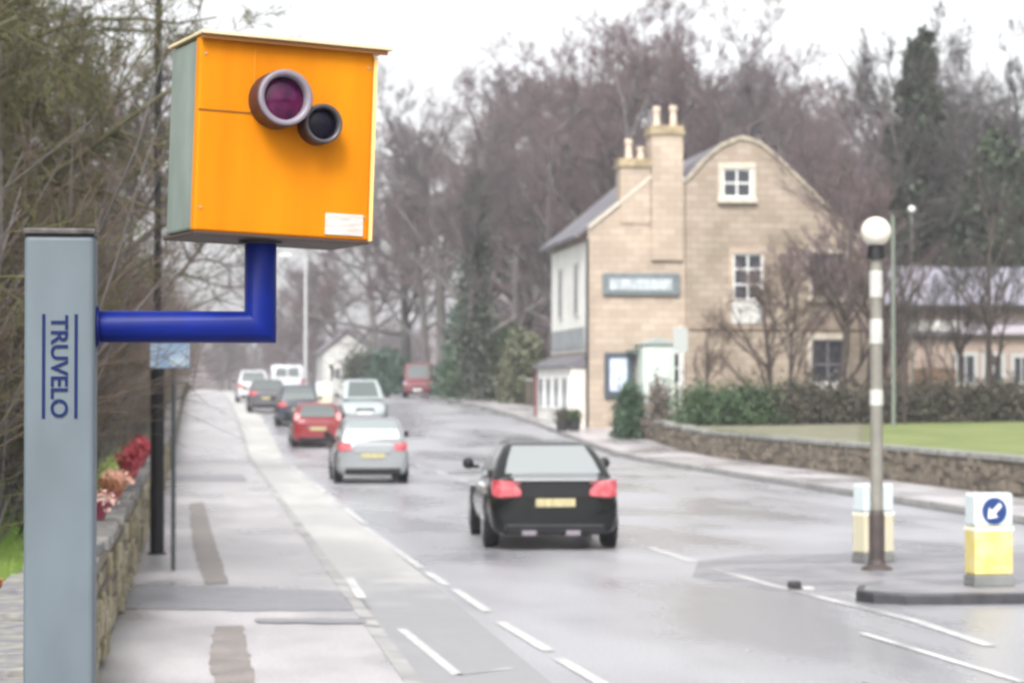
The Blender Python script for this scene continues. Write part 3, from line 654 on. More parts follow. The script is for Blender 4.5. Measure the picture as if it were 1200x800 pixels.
def chimney(p0, p1, ytop, ybot, dep, pots, m, yo):
    x0, x1 = xat(p0, YF), xat(p1, YF); z1 = zat((p0+p1)/2, ytop, YF); z0 = zat((p0+p1)/2, ybot, YF)
    c = MB().box(x0, x1, YF + yo, YF + dep, z0, z1).build('chimney', m, pub)
    MB().box(x0 - .07, x1 + .07, YF + yo - .07, YF + dep + .07, z1 + .002, z1 + .14).box(x0 - .03, x1 + .03, YF + yo - .03, YF + dep + .03, z1 + .142, z1 + .34).build('cap', mat('chimney_cap', (.30,.24,.15), .9, var=.3), c)
    for xx, h in pots:
        xp = x0 + (x1 - x0) * xx
        MB().lathe([(.0, .34), (.17, .34), (.15, .38), (.12, .36 + h * .7), (.16, .36 + h * .75), (.16, .36 + h), (.10, .36 + h), (.1, .5)], (xp, YF + .4, z1), n=12).build('pot', mat('buff_pot', (.55,.45,.36), .7, var=.15), c)
chimney(727, 762, 196, 262, .9, ((.35, .75), (.75, .45)), M_SAND2, -.06)
chimney(763, 800, 158, 305, 1.0, ((.25, .75), (.78, .8)), M_SAND2, -.13)
# windows and trims of the gables
window(pub, *(xat(p, YF) for p in (846, 880)), zat(863, 232, YF), zat(863, 198, YF), YF - .12, 2, 2, surround=M_SANDT, label='small white attic window')
window(pub, *(xat(p, YF) for p in (858, 893)), zat(875, 352, YF), zat(875, 297, YF), YF - .12, 2, 3, surround=M_SAND2, sill=False, label='white sash window above a white apron panel')
MB().box(xat(857, YF), xat(895, YF), YF - .19, YF - .10, zat(875, 379, YF), zat(875, 354, YF)).build('apron_panel', mat('grey_white_panel', (.5,.5,.48), .6), pub)
window(pub, *(xat(p, YF) for p in (950, 988)), zat(970, 348, YF), zat(970, 297, YF), YF - .12, 2, 2, fw=.05, surround=M_SANDT, m_f=mat('dark_frame', (.22,.2,.22), .5))
window(pub, *(xat(p, YF) for p in (950, 988)), zat(970, 456, YF), zat(970, 398, YF), YF - .12, 2, 2, fw=.05, surround=M_SANDT, m_f=mat('dark_frame', (.22,.2,.22), .5))
MB().box(xat(953, YF), xat(968, YF), YF - .26, YF - .18, zat(960, 460, YF), zat(960, 447, YF)).box(xat(972, YF), xat(986, YF), YF - .26, YF - .18, zat(960, 460, YF), zat(960, 447, YF)).build('window_box', M_WHITE, pub)
MB().box(xat(806, YF), xat(1018, YF), YF - .2, YF - .1, zat(900, 386, YF), zat(900, 380, YF)).build('string_course', mat('string_stone', (.28,.22,.17), .9), pub)
# signboard, poster, porch
sg = MB().box(xat(706, YF), xat(796, YF), YF - .14, YF - .003, zat(750, 346, YF), zat(750, 320, YF)).build('signboard', mat('grey_signboard', (.13,.155,.165), .6, var=.15), pub, bevel=.03)
sg['label'] = 'long grey signboard with a pale lettered band'
MB().box(xat(714, YF), xat(787, YF), YF - .16, YF - .142, zat(750, 340, YF), zat(750, 327, YF)).build('lettering_band', mat('pale_lettering', (.50,.54,.56), .6, col2=(.26,.30,.32), vscale=5, stretch=(1.4,1,.5)), sg)
ps = MB().box(xat(708, YF), xat(743, YF), YF - .14, YF - .003, zat(725, 466, YF), zat(725, 413, YF)).build('poster_case', mat('dark_case', (.05,.065,.09), .4), pub, bevel=.02)
MB().box(xat(714, YF), xat(734, YF), YF - .155, YF - .142, zat(725, 458, YF), zat(725, 420, YF)).build('poster', mat('pale_blue_poster', (.35,.42,.55), .4, col2=(.62,.66,.72), vscale=3), ps)
MB().box(xat(733, YF), xat(748, YF), YF - .5, YF - .145, zat(725, 414, YF), zat(725, 410, YF)).build('lamp_hood', mat('dark_green_hood', (.05,.1,.09), .5), pub)
pr_ = MB().box(xat(746, YF), xat(783, YF), YF - 1.3, YF - .01, BZ, zat(760, 404, YF)).build('porch', mat('pale_green_porch', (.48,.55,.50), .6, var=.08), pub, bevel=.03)
MB().box(xat(752, YF), xat(774, YF), YF - 1.34, YF - 1.302, BZ + .3, zat(760, 412, YF)).build('door', mat('pale_door', (.6,.68,.64), .4), pr_)
MB().prism([(xat(743, YF), zat(760, 404, YF)+.003), (xat(787, YF), zat(760, 404, YF)+.003), (xat(765, YF), zat(760, 396, YF))], YF - 1.4, YF - .01).build('porch_roof', mat('porch_lead', (.3,.34,.33), .6), pr_)
window(pub, *(xat(p, YF) for p in (786, 801)), zat(800, 450, YF), zat(800, 412, YF), YF - .0, 1, 2, sill=True)
# pub front facing the road (normal -x)
def facebox(x0, x1, y0, y1, z0, z1, name, m, par, **k): return MB().box(x0, x1, y0, y1, z0, z1).build(name, m, par, **k)
M_RENDER = mat('white_render', (.70,.70,.66), .7, var=.08, vscale=1)
facebox(px0 - .035, px0 - .003, YF + .15, YF + 9.4, 3.6, gl[1][1] - .45, 'rendered_front', M_RENDER, pub)
for ya, yb in ((YF + 2.1, YF + 3.1), (YF + 6.2, YF + 7.2)):
    wf = facebox(px0 - .09, px0 - .03, ya, yb, 5.0, 7.1, 'window', mat('grey_sash', (.4,.4,.38), .5), pub)
    facebox(px0 - .1, px0 - .085, ya + .12, yb - .12, 5.12, 6.98, 'pane', M_GLASS, wf)
facebox(px0 - .10, px0 - .038, YF + .6, YF + 9.0, 3.75, 4.55, 'fascia_board', mat('grey_fascia', (.26,.28,.29), .6, var=.2, vscale=2), pub)
bay = facebox(px0 - .62, px0 - .003, YF + .35, YF + 9.6, gz(93) - .3, 3.05, 'shopfront', M_RENDER, pub)
MB().raw([(px0 - .8, YF + .2, 3.03), (px0 - .8, YF + 9.8, 3.03), (px0 - .8, YF + 9.8, 3.12), (px0 - .8, YF + .2, 3.12), (px0 - .005, YF + .2, 3.053), (px0 - .005, YF + 9.8, 3.053), (px0 - .005, YF + 9.8, 3.5), (px0 - .005, YF + .2, 3.5)],
         [(0,1,2,3),(7,6,5,4),(0,4,5,1),(1,5,6,2),(2,6,7,3),(3,7,4,0)]).build('bay_roof', M_SLATE, bay)
for k in range(4):
    ya = YF + .9 + k * 2.15
    wf = facebox(px0 - .67, px0 - .615, ya, ya + 1.6, 1.4, 2.7, 'window', M_WHITE, bay); facebox(px0 - .68, px0 - .665, ya + .1, ya + 1.5, 1.5, 2.6, 'pane', mat('bright_pane', (.3,.32,.34), .1), wf)
facebox(px0 - .74, px0 - .64, YF + 9.5, YF + 9.7, gz(93) - .2, 3.0, 'corner_post', mat('maroon_post', (.16,.05,.05), .6), bay)
MB().tube((px0 - .08, YF - .08, .5), (px0 - .08, YF - .08, 7.9), .05, n=8).build('drainpipe', M_DARK, pub)
facebox(px0 - .66, px0 - .12, YF + .3, YF + .345, .7, 2.85, 'panelled_end', mat('warm_white_panel', (.66,.60,.53), .6), bay)
# flower tubs outside the pub front: low dark planters
for k, (pxx, lb) in enumerate(((659, 'dark planter at the foot of the white pub front'), (673, 'dark planter beside the sandstone corner of the pub'))):
    Y = 87.6; X = xat(pxx, Y); t = thing('planter', lb, 'planter', (X, Y, gz(Y) + .12), group='planters outside the pub')
    MB().lathe([(.0, 0), (.2, 0), (.27, .4), (.29, .42), (.24, .42), (.2, .3), (0, .3)], (0, 0, 0), n=14).build('tub', M_DARK, t)
    rng = np.random.default_rng(k); V, F = leaf_cloud(rng, rng.normal(0, .13, (500, 3)) + np.array([0, 0, .55]), .05); npmesh('foliage', V, F, M_DHEDGE if k == 0 else M_HEDGE, t)

# outbuilding with slate roof on the right
YO = 94.0
ob = thing('outbuilding', 'long low brown stone outbuilding with a pale slate roof and white window frames', 'building', (0, 0, 0))
X0, X1 = xat(1040, YO), xat(1290, YO); zr = zat(1100, 316, YO + 3.5); ze = zat(1100, 357, YO)
MB().box(X0, X1, YO, YO + 7, .2, ze).build('wall', brickmat('brown_stone', (.26,.20,.17), (.33,.26,.22), (.2,.16,.13), .5, .22, var=.3), ob)
MB().prism([(0,0)], 0, 0) if False else None
MB().raw([(X0 - .3, YO - .35, ze - .05), (X1, YO - .35, ze - .05), (X1, YO + 3.5, zr), (X0 - .3, YO + 3.5, zr), (X0 - .3, YO + 7.3, ze - .05), (X1, YO + 7.3, ze - .05),
          (X0 - .3, YO - .35, ze + .07), (X1, YO - .35, ze + .07), (X1, YO + 3.5, zr + .12), (X0 - .3, YO + 3.5, zr + .12), (X0 - .3, YO + 7.3, ze + .07), (X1, YO + 7.3, ze + .07)],
         [(6,7,8,9),(9,8,11,10),(0,3,2,1),(3,4,5,2),(0,1,7,6),(4,10,11,5),(0,6,9,3),(3,9,10,4),(1,2,8,7),(2,5,11,8)]).build('roof', M_SLATE2, ob)
MB().box(X0 - .2, X1, YO - .5, YO - .36, ze - .14, ze - .02).build('gutter', M_DARK, ob)
MB().box(xat(1066, YO - 2), xat(1126, YO - 2), YO - 2.1, YO - 1.95, zat(1090, 388, YO - 2), zat(1090, 376, YO - 2)).build('white_fascia', mat('grey_white_panel', (.5,.5,.48), .6), ob)
MB().box(xat(1126, YO - 2)+.01, X1, YO - 2.08, YO - 1.97, zat(1090, 392, YO - 2), zat(1090, 381, YO - 2)).build('fascia', mat('lilac_fascia', (.4,.36,.4), .6), ob)
le = MB().box(xat(1066, YO - 2), X1, YO - 1.9, YO - .01, .2, zat(1090, 392, YO - 2)); le.build('lean_to_wall', brickmat('pinkish_stone', (.34,.26,.22), (.40,.31,.26), (.3,.24,.2), .5, .22, var=.2), ob)
MB().raw([(xat(1062, YO-2), YO - 2.2, zat(1090, 393, YO - 2)), (X1, YO - 2.2, zat(1090, 393, YO - 2)), (X1, YO - .01, zat(1090, 378, YO - 2)), (xat(1062, YO-2), YO - .01, zat(1090, 378, YO - 2)),
          (xat(1062, YO-2), YO - 2.2, zat(1090, 391, YO - 2)), (X1, YO - 2.2, zat(1090, 391, YO - 2)), (X1, YO - .01, zat(1090, 374, YO - 2)), (xat(1062, YO-2), YO - .01, zat(1090, 374, YO - 2))],
         [(0,3,2,1),(4,5,6,7),(0,1,5,4),(1,2,6,5),(2,3,7,6),(3,0,4,7)]).build('lean_to_roof', M_SLATE, ob)
yw = YO - 1.9
for p0, p1, zz0, zz1 in ((1117, 1146, 452, 412), (1150, 1178, 452, 412), (1184, 1210, 452, 414)):
    window(ob, xat(p0, yw), xat(p1, yw), zat(p0, zz0, yw), zat(p0, zz1, yw), yw, 2, 1, fw=.17, sill=False, m_f=mat('grey_white_frame', (.36,.36,.35), .6))
ft = thing('timber_fence', 'brown timber fence panel standing before the outbuilding wall', 'fence', (0, 0, 0))
fb = MB(); x = xat(1068, 86)
while x < xat(1120, 86): fb.box(x, x + .13, 86, 86.03, .6, zat(1090, 431, 86) + .02 * math.sin(x * 9)); x += .145
fb.build('boards', mat('fence_brown', (.16,.10,.06), .8, var=.3, vscale=2), ft)
MB().box(xat(1068, 86), xat(1120, 86), 86.032, 86.09, 1.6, 1.7).box(xat(1068, 86), xat(1120, 86), 86.032, 86.09, 2.3, 2.4).build('rails', mat('fence_brown', (.16,.10,.06), .8), ft)
# distant white house
wh = thing('white_house', 'distant white rendered house showing through the trees beyond the cars', 'building', (0, 0, 0))
Yh = 185; X0, X1 = xat(378, Yh), xat(436, Yh); z0 = gz(Yh) - .2; ze = zat(400, 412, Yh); zr = zat(400, 388, Yh)
MB().prism([(X0, z0), (X1, z0), (X1, ze), ((X0+X1)/2, zr - .15), (X0, ze)], Yh, Yh + 9).build('wall', mat('off_white_wall', (.42,.42,.40), .8, var=.2), wh)
slab(wh, [(X0 - .2, ze - .15), ((X0+X1)/2, zr)], Yh - .2, Yh + 9.2, .12, M_SLATE); slab(wh, [((X0+X1)/2, zr), (X1 + .2, ze - .15)], Yh - .2, Yh + 9.2, .12, M_SLATE)
window(wh, X0 + .5, X0 + 1.4, z0 + 1.2, z0 + 2.2, Yh, 2, 1, sill=False); window(wh, X1 - 1.4, X1 - .5, z0 + 1.2, z0 + 2.2, Yh, 2, 1, sill=False)

# ------------------------------------------------------------------ vehicles
def car(name, label, X, Y, rz, L=4.4, W=1.78, H=1.47, paint=None, style='hatch', group='cars on the road', lamp=None, front=False, deck=None, lit=True):
    t = thing(name, label, 'car' if style != 'van' else 'van', (X, Y, gz(Y) + .008), rz, group); w = W / 2
    zd = deck or (1.02 if style != 'van' else 1.1); zbn = .95 if style != 'van' else 1.15
    S = [(0, .80, .34, zd - .16), (.035, .90, .24, zd - .08), (.12, .955, .19, zd - .02), (.45, .985, .18, zd), (1.0, 1, .18, zd + .0), (L * .5, 1, .2, zd - .02),
         (L - 1.35, 1, .2, zbn), (L - .75, .98, .21, zbn - .10), (L - .3, .94, .24, zbn - .22), (L - .08, .86, .28, zbn - .32), (L, .72, .34, zbn - .40)]
    vs = []; fs = []; n = 0
    for (y, ww, zb, zt) in S:
        a = w * ww; h = zt - zb
        half = [(a * .55, zb), (a * .88, zb + .01), (a * .975, zb + .10), (a, zb + h * .42), (a * .98, zb + h * .66), (a * .925, zb + h * .87), (a * .80, zt - .01), (a * .45, zt + .01)]
        ring = half + [(-x, z) for x, z in half[::-1]]; n = len(ring); vs += [(x, y, z) for x, z in ring]
    for k in range(len(S) - 1):
        for i in range(n): fs.append((k*n+i, k*n+(i+1)%n, (k+1)*n+(i+1)%n, (k+1)*n+i))
    for k in (0, len(S) - 1):
        for i in range(n // 2 - 1): fs.append((k*n+i, k*n+i+1, k*n+n-2-i, k*n+n-1-i))
    body = MB().raw(vs, fs).build('body', paint, t, sub=1)
    G = {'coupe': (.28, 1.32, L - 2.35, L - 1.25), 'hatch': (.14, .62, L - 2.0, L - 1.05), 'estate': (.12, .50, L - 2.1, L - 1.1), 'van': (.04, .16, L - 1.6, L - .75)}[style]
    wb, wt = w * .88, w * (.60 if style == 'coupe' else .66 if style != 'van' else .84); z0, z1 = zd - .06, H
    rb, rt, ft_, fb_ = G
    def ring(z_, yb, yf, ww, crown=0): return [(-ww, yb + .06, z_), (-ww * .85, yb, z_), (ww * .85, yb, z_), (ww, yb + .06, z_), (ww, (yb + yf) / 2, z_), (ww, yf - .1, z_), (ww * .8, yf, z_), (-ww * .8, yf, z_), (-ww, yf - .1, z_), (-ww, (yb + yf) / 2, z_)]
    def lerp(a, b, s): return a + (b - a) * s
    vs = []
    for s, bulge in ((0, 0), (.35, .055), (.7, .07), (.9, .03), (1.0, -.09)):
        hz_ = lerp(z0, z1, s if s < 1 else 1.0); vs += ring(hz_, lerp(rb, rt, s) - bulge * .7 + (.08 if s == 1 else 0), lerp(fb_, ft_, s) + bulge * .7 - (.08 if s == 1 else 0), lerp(wb, wt, s) + bulge * .5)
    fs = []; n = 10
    for k in range(4):
        for i in range(n): fs.append((k*n+i, k*n+(i+1)%n, (k+1)*n+(i+1)%n, (k+1)*n+i))
    fs.append(tuple(range(4*n, 5*n)))
    MB().raw(vs, fs).build('cabin', paint, t, bevel=.02, smooth=True)
    # panes: follow the same sloping faces, a few mm proud
    def pane(face, u0, u1, s0, s1, nm, off=.012):
        A = []
        for s in (s0, (s0 + s1) / 2, s1):
            sk = [(0, 0), (.35, .055), (.7, .07), (.9, .03)]
            bul = np.interp(s, [a for a, _ in sk], [b_ for _, b_ in sk]); z_ = lerp(z0, z1, s)
            yb = lerp(rb, rt, s) - bul * .7; yf = lerp(fb_, ft_, s) + bul * .7; ww = lerp(wb, wt, s) + bul * .5
            for u in (u0, u1):
                if face == 'rear': A.append((ww * .85 * u, yb - off, z_ + off * .6))
                elif face == 'front': A.append((ww * .8 * u, yf + off, z_ + off * .6))
                else:
                    sg_ = 1 if face == 'right' else -1; A.append((sg_ * (ww + off), lerp(yb + .06, yf - .1, u), z_ + .003))
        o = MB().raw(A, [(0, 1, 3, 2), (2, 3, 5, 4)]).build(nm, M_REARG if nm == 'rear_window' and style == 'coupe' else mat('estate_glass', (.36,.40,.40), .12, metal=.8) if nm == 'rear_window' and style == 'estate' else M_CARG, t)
        sd_ = o.modifiers.new('solid', 'SOLIDIFY'); sd_.thickness = .008; sd_.offset = 0; return o
    if style == 'van':
        pane('rear', -.85, -.05, .35, .85, 'rear_window'); pane('rear', .05, .85, .35, .85, 'rear_window')
    else: pane('rear', -.98, .98, .12, .86, 'rear_window')
    pane('front', -.97, .97, .1, .88, 'windscreen')
    for f in ('left', 'right'):
        if style != 'van': pane(f, .06, .48, .16, .86, 'side_window')
        pane(f, .52, .93, .16, .86, 'side_window')
    # wheels
    for (yw_, ) in ((.86,), (L - .88,)):
        for s in (-1, 1):
            MB().lathe([(.001, 0), (.375, 0), (.375, .12), (.001, .12)], (s * (w - .066) - .06, yw_, .36), axis='X', n=24).build('wheel_arch', M_BLACK, t)
            wl = MB().lathe([(.12, -.1), (.30, -.1), (.325, -.07), (.33, 0), (.325, .07), (.30, .1), (.12, .1)], (s * (w - .105), yw_, .325), axis='X', n=24).build('wheel', M_TYRE, t, smooth=True)
            xx = s * (w + .006)
            rm = MB().lathe([(.001, 0), (.2, 0), (.205, .012), (.001, .02)], (xx if s > 0 else xx - .02, yw_, .325), axis='X', n=20)
            rm.build('rim', M_RIM, wl)
    # rear detail
    lm = lamp or M_RLAMP
    if style in ('hatch', 'estate') and lamp is M_RLAMPP: zr0, zr1, xi, xo = .92, 1.16, .72, .90
    elif style == 'van': zr0, zr1, xi, xo = .8, 1.25, .80, .93
    else: zr0, zr1, xi, xo = zd - (.31 if style == 'coupe' else .27), zd - .07, (.50 if style == 'coupe' else .56), .925
    for s in (-1, 1):
        xa, xb = sorted((s * w * xi, s * w * xo))
        mb_ = MB().raw([(s*w*xi, -.012, zr0 + .02), (s*w*(xo-.11), -.006, zr0), (s*w*xo, .075, zr0 + .02), (s*w*xo, .40 if style == 'coupe' else .2, zr0 + .08),
                        (s*w*xi, .03, zr1 - .02), (s*w*(xo-.11), .02, zr1), (s*w*xo, .09, zr1), (s*w*(xo - .005), .42 if style == 'coupe' else .22, zr1 - .03)],
                       [(0,1,5,4),(1,2,6,5),(2,3,7,6),(4,5,6,7),(3,2,1,0),(0,4,7,3)])
        mb_.build('tail_lamp', lm, t, bevel=.012)
    MB().box(-.27, .27, -.022, .03, zd - .43, zd - .32).build('rear_plate', M_PLATE, t)
    MB().box(-w * .74, w * .74, -.03, .1, .21, .36).build('bumper_trim', M_BLACK, t, bevel=.03)
    MB().raw([(-w*.5, -.018, zd - .30), (w*.5, -.018, zd - .30), (w*.5, .04, zd - .30), (-w*.5, .04, zd - .30), (-w*.5, -.0, zd - .10), (w*.5, -.0, zd - .10), (w*.5, .04, zd - .10), (-w*.5, .04, zd - .10)],
             [(0,1,5,4),(1,2,6,5),(2,3,7,6),(3,0,4,7),(4,5,6,7)]).build('boot_panel', M_BLACK if style == 'coupe' else paint, t, bevel=.02)
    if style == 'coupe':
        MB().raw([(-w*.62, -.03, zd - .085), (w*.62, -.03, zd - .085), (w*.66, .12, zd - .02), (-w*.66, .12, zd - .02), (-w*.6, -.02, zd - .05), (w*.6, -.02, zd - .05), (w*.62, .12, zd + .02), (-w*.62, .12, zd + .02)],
                 [(3,2,1,0),(4,5,6,7),(0,1,5,4),(1,2,6,5),(2,3,7,6),(3,0,4,7)]).build('boot_lip_reflection', mat('lip_sky_sheen', (.22,.23,.24), .3, metal=.3), t, bevel=.01)  # silvery bar paints the sky's reflection along the black boot lip
        MB().box(.14, .34, -.038, .0, .20, .27).build('exhaust', M_SILV, t, bevel=.01)
        MB().box(-.46, -.26, -.038, .0, .20, .27).build('exhaust', M_SILV, t, bevel=.01)
    # nose
    for s in (-1, 1):
        MB().raw([(s*w*.45, L - .0, zbn - .46), (s*w*.80, L - .10, zbn - .46), (s*w*.92, L - .42, zbn - .38), (s*w*.45, L - .08, zbn - .34), (s*w*.78, L - .17, zbn - .31), (s*w*.915, L - .5, zbn - .24)],
                 [(0,1,4,3),(1,2,5,4),(3,4,5),(0,3,5,2),(0,2,1)]).build('headlamp', M_HLAMP, t)
        mm = MB().lathe([(.001, -.07), (.07, -.06), (.085, 0), (.07, .07), (.001, .08)], (s * (w + .09), fb_ - .55, zd + .07), axis='Y', n=12).build('wing_mirror', M_BLACK if paint is not None else paint, t, smooth=True)
        MB().box(*sorted((s * (w - .08), s * (w + .06))), fb_ - .56, fb_ - .5, zd + .0, zd + .05).build('mirror_arm', M_BLACK, mm)
    MB().box(-w * .4, w * .4, L - .06, L + .012, .50, .60).build('grille', M_BLACK, t, bevel=.01)
    MB().box(-.26, .26, L - .02, L + .02, .38, .48).build('front_plate', M_WPLATE, t)
    return t
P_BLACK = mat('car_black', (.004,.005,.005), .12, coat=.25, spec=.25)
P_SILV = mat('car_silver', (.27,.285,.295), .3, metal=.3, coat=.6)
P_RED = mat('car_red', (.20,.012,.018), .3, coat=.7)
P_DKB = mat('car_dark_blue', (.035,.04,.06), .3, coat=.7)
P_WHITE = mat('car_white', (.52,.53,.55), .3, coat=.6)
P_PALE = mat('car_pale_green_silver', (.36,.40,.41), .3, coat=.6)
P_GREY = mat('car_dark_grey', (.09,.09,.1), .3, coat=.6)
car('parked_car' if False else 'moving_car', 'black coupe with red tail lamps driving away nearest the camera', at(651, 645, 32.1).x, 32.1, R(-3), 4.75, 1.84, 1.45, P_BLACK, 'coupe')
car('moving_car', 'silver estate car driving away behind the black coupe', xat(437, 55), 55.0, R(-1.0), 4.5, 1.72, 1.52, P_SILV, 'estate')
car('moving_car', 'bright red hatchback with pale high tail lamps ahead of the silver estate', xat(371, 81), 80.0, 0, 3.9, 1.72, 1.50, P_RED, 'hatch', lamp=M_RLAMPP)
car('moving_car', 'dark blue car with a pale rear window just ahead of the red hatchback', xat(347, 96), 93.0, 0, 4.2, 1.74, 1.62, P_DKB, 'hatch')
car('moving_car', 'dark grey car close to the kerb left of the dark blue car', xat(313, 107), 106.0, 0, 4.2, 1.72, 1.48, P_GREY, 'hatch')
car('moving_car', 'white van behind the dark blue car with only its roof showing', xat(336, 122), 121.0, 0, 4.6, 1.8, 1.95, P_WHITE, 'van')
car('moving_car', 'white car farthest left in the queue beside the kerb', xat(297, 124), 124.0, 0, 4.3, 1.75, 1.65, P_WHITE, 'hatch')
car('moving_car', 'pale silver car coming towards the camera behind the silver estate', xat(419, 96), 96.0, R(180), 4.4, 1.8, 1.72, P_PALE, 'hatch')
car('parked_van', 'small red van parked by the roadside hedge beyond the pub', xat(493, 143), 143.0, R(172), 4.2, 1.8, 2.0, mat('van_red', (.16,.05,.06), .4), 'van', group=None)

# ------------------------------------------------------------------ island, beacon, bollards
IX0 = xat(1010, 23.8)
pts = [(IX0, 24.05), (IX0 + .12, 23.8), (IX0 + .4, 23.62), (IX0 + .9, 23.55), (11.0, 23.55), (11.0, 25.2), (IX0 + .6, 25.2), (IX0 + .2, 24.7)]
structure(MB().prismz(pts, -.02, .115).build('traffic_island_kerb', M_DKERB, bevel=.02))
def inset(pts, d):
    cx = sum(p[0] for p in pts) / len(pts); cy_ = sum(p[1] for p in pts) / len(pts)
    return [(cx + (x - cx) * (1 - d), cy_ + (y - cy_) * (1 - d)) for x, y in pts]
structure(MB().prismz(inset(pts, .07), .10, .121).build('traffic_island_top', M_PATCH))
structure(MB().prismz([(IX0 - .5, 25.3), (11.0, 25.2), (11.0, 31), (IX0 + .5, 31), (IX0 - .4, 30), (IX0 - 1.0, 27.5)], -.02, .004).build('island_apron', M_PATCH))
def beacon(label, X, Y, z0, H, r, name='belisha_beacon', bands=True):
    t = thing(name, label, 'beacon', (X, Y, z0)); gr = r * 2.35
    MB().lathe([(.0, 0), (.19, 0), (.18, .03), (.11, .07), (.095, .12), (.095, H * .155), (.085, H * .165), (r, H * .17)], (0, 0, 0), n=20).build('base', mat('rusty_dark_base', (.04,.033,.032), .6, col2=(.07,.05,.045), vscale=6), t, smooth=False)
    MB().tube((0, 0, H * .17), (0, 0, H - gr * 2 - .1), r, r * .92, 20).build('pole', mat('beacon_grey_pole', (.20,.19,.165), .5, var=.15), t)
    if bands:
        for za, zb in ((.771, .847), (.64, .71), (.465, .51)):
            MB().tube((0, 0, H * za), (0, 0, H * zb), r + .004, r + .004, 20).build('white_band', mat('band_white', (.46,.46,.43), .5, var=.12), t)
    MB().tube((0, 0, H - gr * 2 - .14), (0, 0, H - gr * 2 + .02), r * 1.5, r * 1.2, 20).build('collar', M_BLACK, t)
    g = MB(); n = 14; g.lathe([(gr * math.sin(math.pi * i / n) + .0005, -gr * math.cos(math.pi * i / n)) for i in range(n + 1)], (0, 0, H - gr), n=28)
    g.build('globe', mat('opal_globe', (.74,.70,.60), .3, coat=.4), t, smooth=True)
    return t
beacon('white globed beacon with a grey and white banded pole on the near island', xat(1027, 28.2), 28.2, .004, 4.28, .078)
beacon('small distant white globed beacon beside the far white bollard', xat(388, 108), 108, gz(108), 2.35, .06, bands=False)
def bollard(label, X, Y, z0, rz, W=.44, D=.26, H=.98, arrow=True, m_low=None, group='illuminated traffic bollards'):
    t = thing('traffic_bollard', label, 'bollard', (X, Y, z0), rz, group)
    MB().box(-W/2 - .01, W/2 + .01, -D/2 - .01, D/2 + .01, 0, .12).build('base', mat('bollard_grey_base', (.16,.165,.16), .7, var=.2), t, bevel=.015)
    low = m_low or mat('bollard_yellow', (.58,.47,.12), .45, col2=(.62,.55,.30), vscale=5)
    MB().box(-W/2, W/2, -D/2, D/2, .122, H * .64).build('yellow_body', low, t, bevel=.02)
    b = MB().box(-W/2, W/2, -D/2, D/2, H * .64 + .002, H).build('white_head', mat('bollard_white', (.56,.63,.65), .45), t, bevel=.03)
    MB().box(-W/2 - .003, W/2 + .003, -D/2 - .003, D/2 + .003, H * .60, H * .635).build('reflective_band', mat('pale_band', (.85,.84,.7), .4), t)
    if arrow:
        zc = H * .81; yy = -D/2
        d = MB().tube((.0, yy - .008, zc), (0, yy - .001, zc), .142, n=32).build('sign_disc', mat('sign_blue', (.012,.04,.16), .4), b)
        ring = MB(); 
        a = MB(); dx, dz_ = -math.sin(R(45)), -math.cos(R(45)); px_, pz = dz_, -dx
        c = (.0, zc); L0, hw = .10, .022
        P0 = (c[0] - dx * .095, c[1] - dz_ * .095); P1 = (c[0] + dx * .02, c[1] + dz_ * .02); T = (c[0] + dx * .11, c[1] + dz_ * .11)
        poly = [(P0[0] + px_*hw, P0[1] + pz*hw), (P1[0] + px_*hw, P1[1] + pz*hw), (P1[0] + px_*.072, P1[1] + pz*.072), T, (P1[0] - px_*.072, P1[1] - pz*.072), (P1[0] - px_*hw, P1[1] - pz*hw), (P0[0] - px_*hw, P0[1] - pz*hw)]
        a.prism(poly, yy - .014, yy - .0085).build('arrow', M_WHITE, b)
    return t
bollard('yellow and white bollard with a blue keep-left disc at the near end of the island', xat(1158, 24.4), 24.4, .12, R(8))
bollard('pale cream and white bollard standing directly behind the beacon pole', xat(1023, 29.5), 29.5, .004, R(20), W=.46, H=.99, arrow=False, m_low=mat('cream_body', (.56,.52,.38), .5))
bollard('distant white bollard in the middle of the road ahead of the red car', xat(379, 107), 106.5, gz(106.5), 0, W=.7, H=1.35, arrow=False, m_low=mat('cream_body', (.56,.52,.38), .5), group=None)
st = thing('road_stud', 'small dark rubber road stud with a white patch left of the island', 'road stud', (*gp(931, 690), .006))
MB().box(-.07, .07, -.05, .05, 0, .085).build('casting', M_DARK, st, bevel=.02); MB().box(.072, .2, -.09, .09, 0, .018).build('white_patch', M_PAINT, st)

# ------------------------------------------------------------------ poles and signs
def lamppost(label, X, Y, z0, H, r0, r1, m, base_h=0, bracket=None, head=False, name='lamp_post'):
    t = thing(name, label, 'lamp post', (X, Y, z0))
    if base_h: MB().lathe([(0, 0), (r0 + .03, 0), (r0 + .03, .02), (r0, .03), (r0, base_h), (r1, base_h + .12), (r1, base_h + .14)], (0, 0, 0), n=20).build('base_column', m, t)
    MB().tube((0, 0, base_h), (0, 0, H), r1, r1 * .85, 16).build('pole', m, t)
    if bracket: MB().tube((-bracket[0], 0, bracket[1]), (0, 0, bracket[1]), .016, .016, 8).build('bracket', m, t)
    if head:
        MB().tube((0, 0, H - .05), (-.9, 0, H + .1), .03, .025, 8).build('arm', m, t); MB().box(-1.5, -.8, -.1, .1, H + .04, H + .16).build('lantern', M_WHITE, t, bevel=.03)
    return t
Yp = 30.4; lamppost('tall slim black lamp post rising out of frame beside the stone wall', xat(184.5, Yp), Yp, .12, 8.0, .088, .048, M_BLACK, base_h=2.35, bracket=(.95, zat(140, 36, Yp) - .12), head=True)
lamppost('pale distant lamp column in front of the hazy trees', xat(358, 135), 135, gz(135), 8.0, .1, .09, mat('pale_column', (.45,.45,.46), .5), head=True)
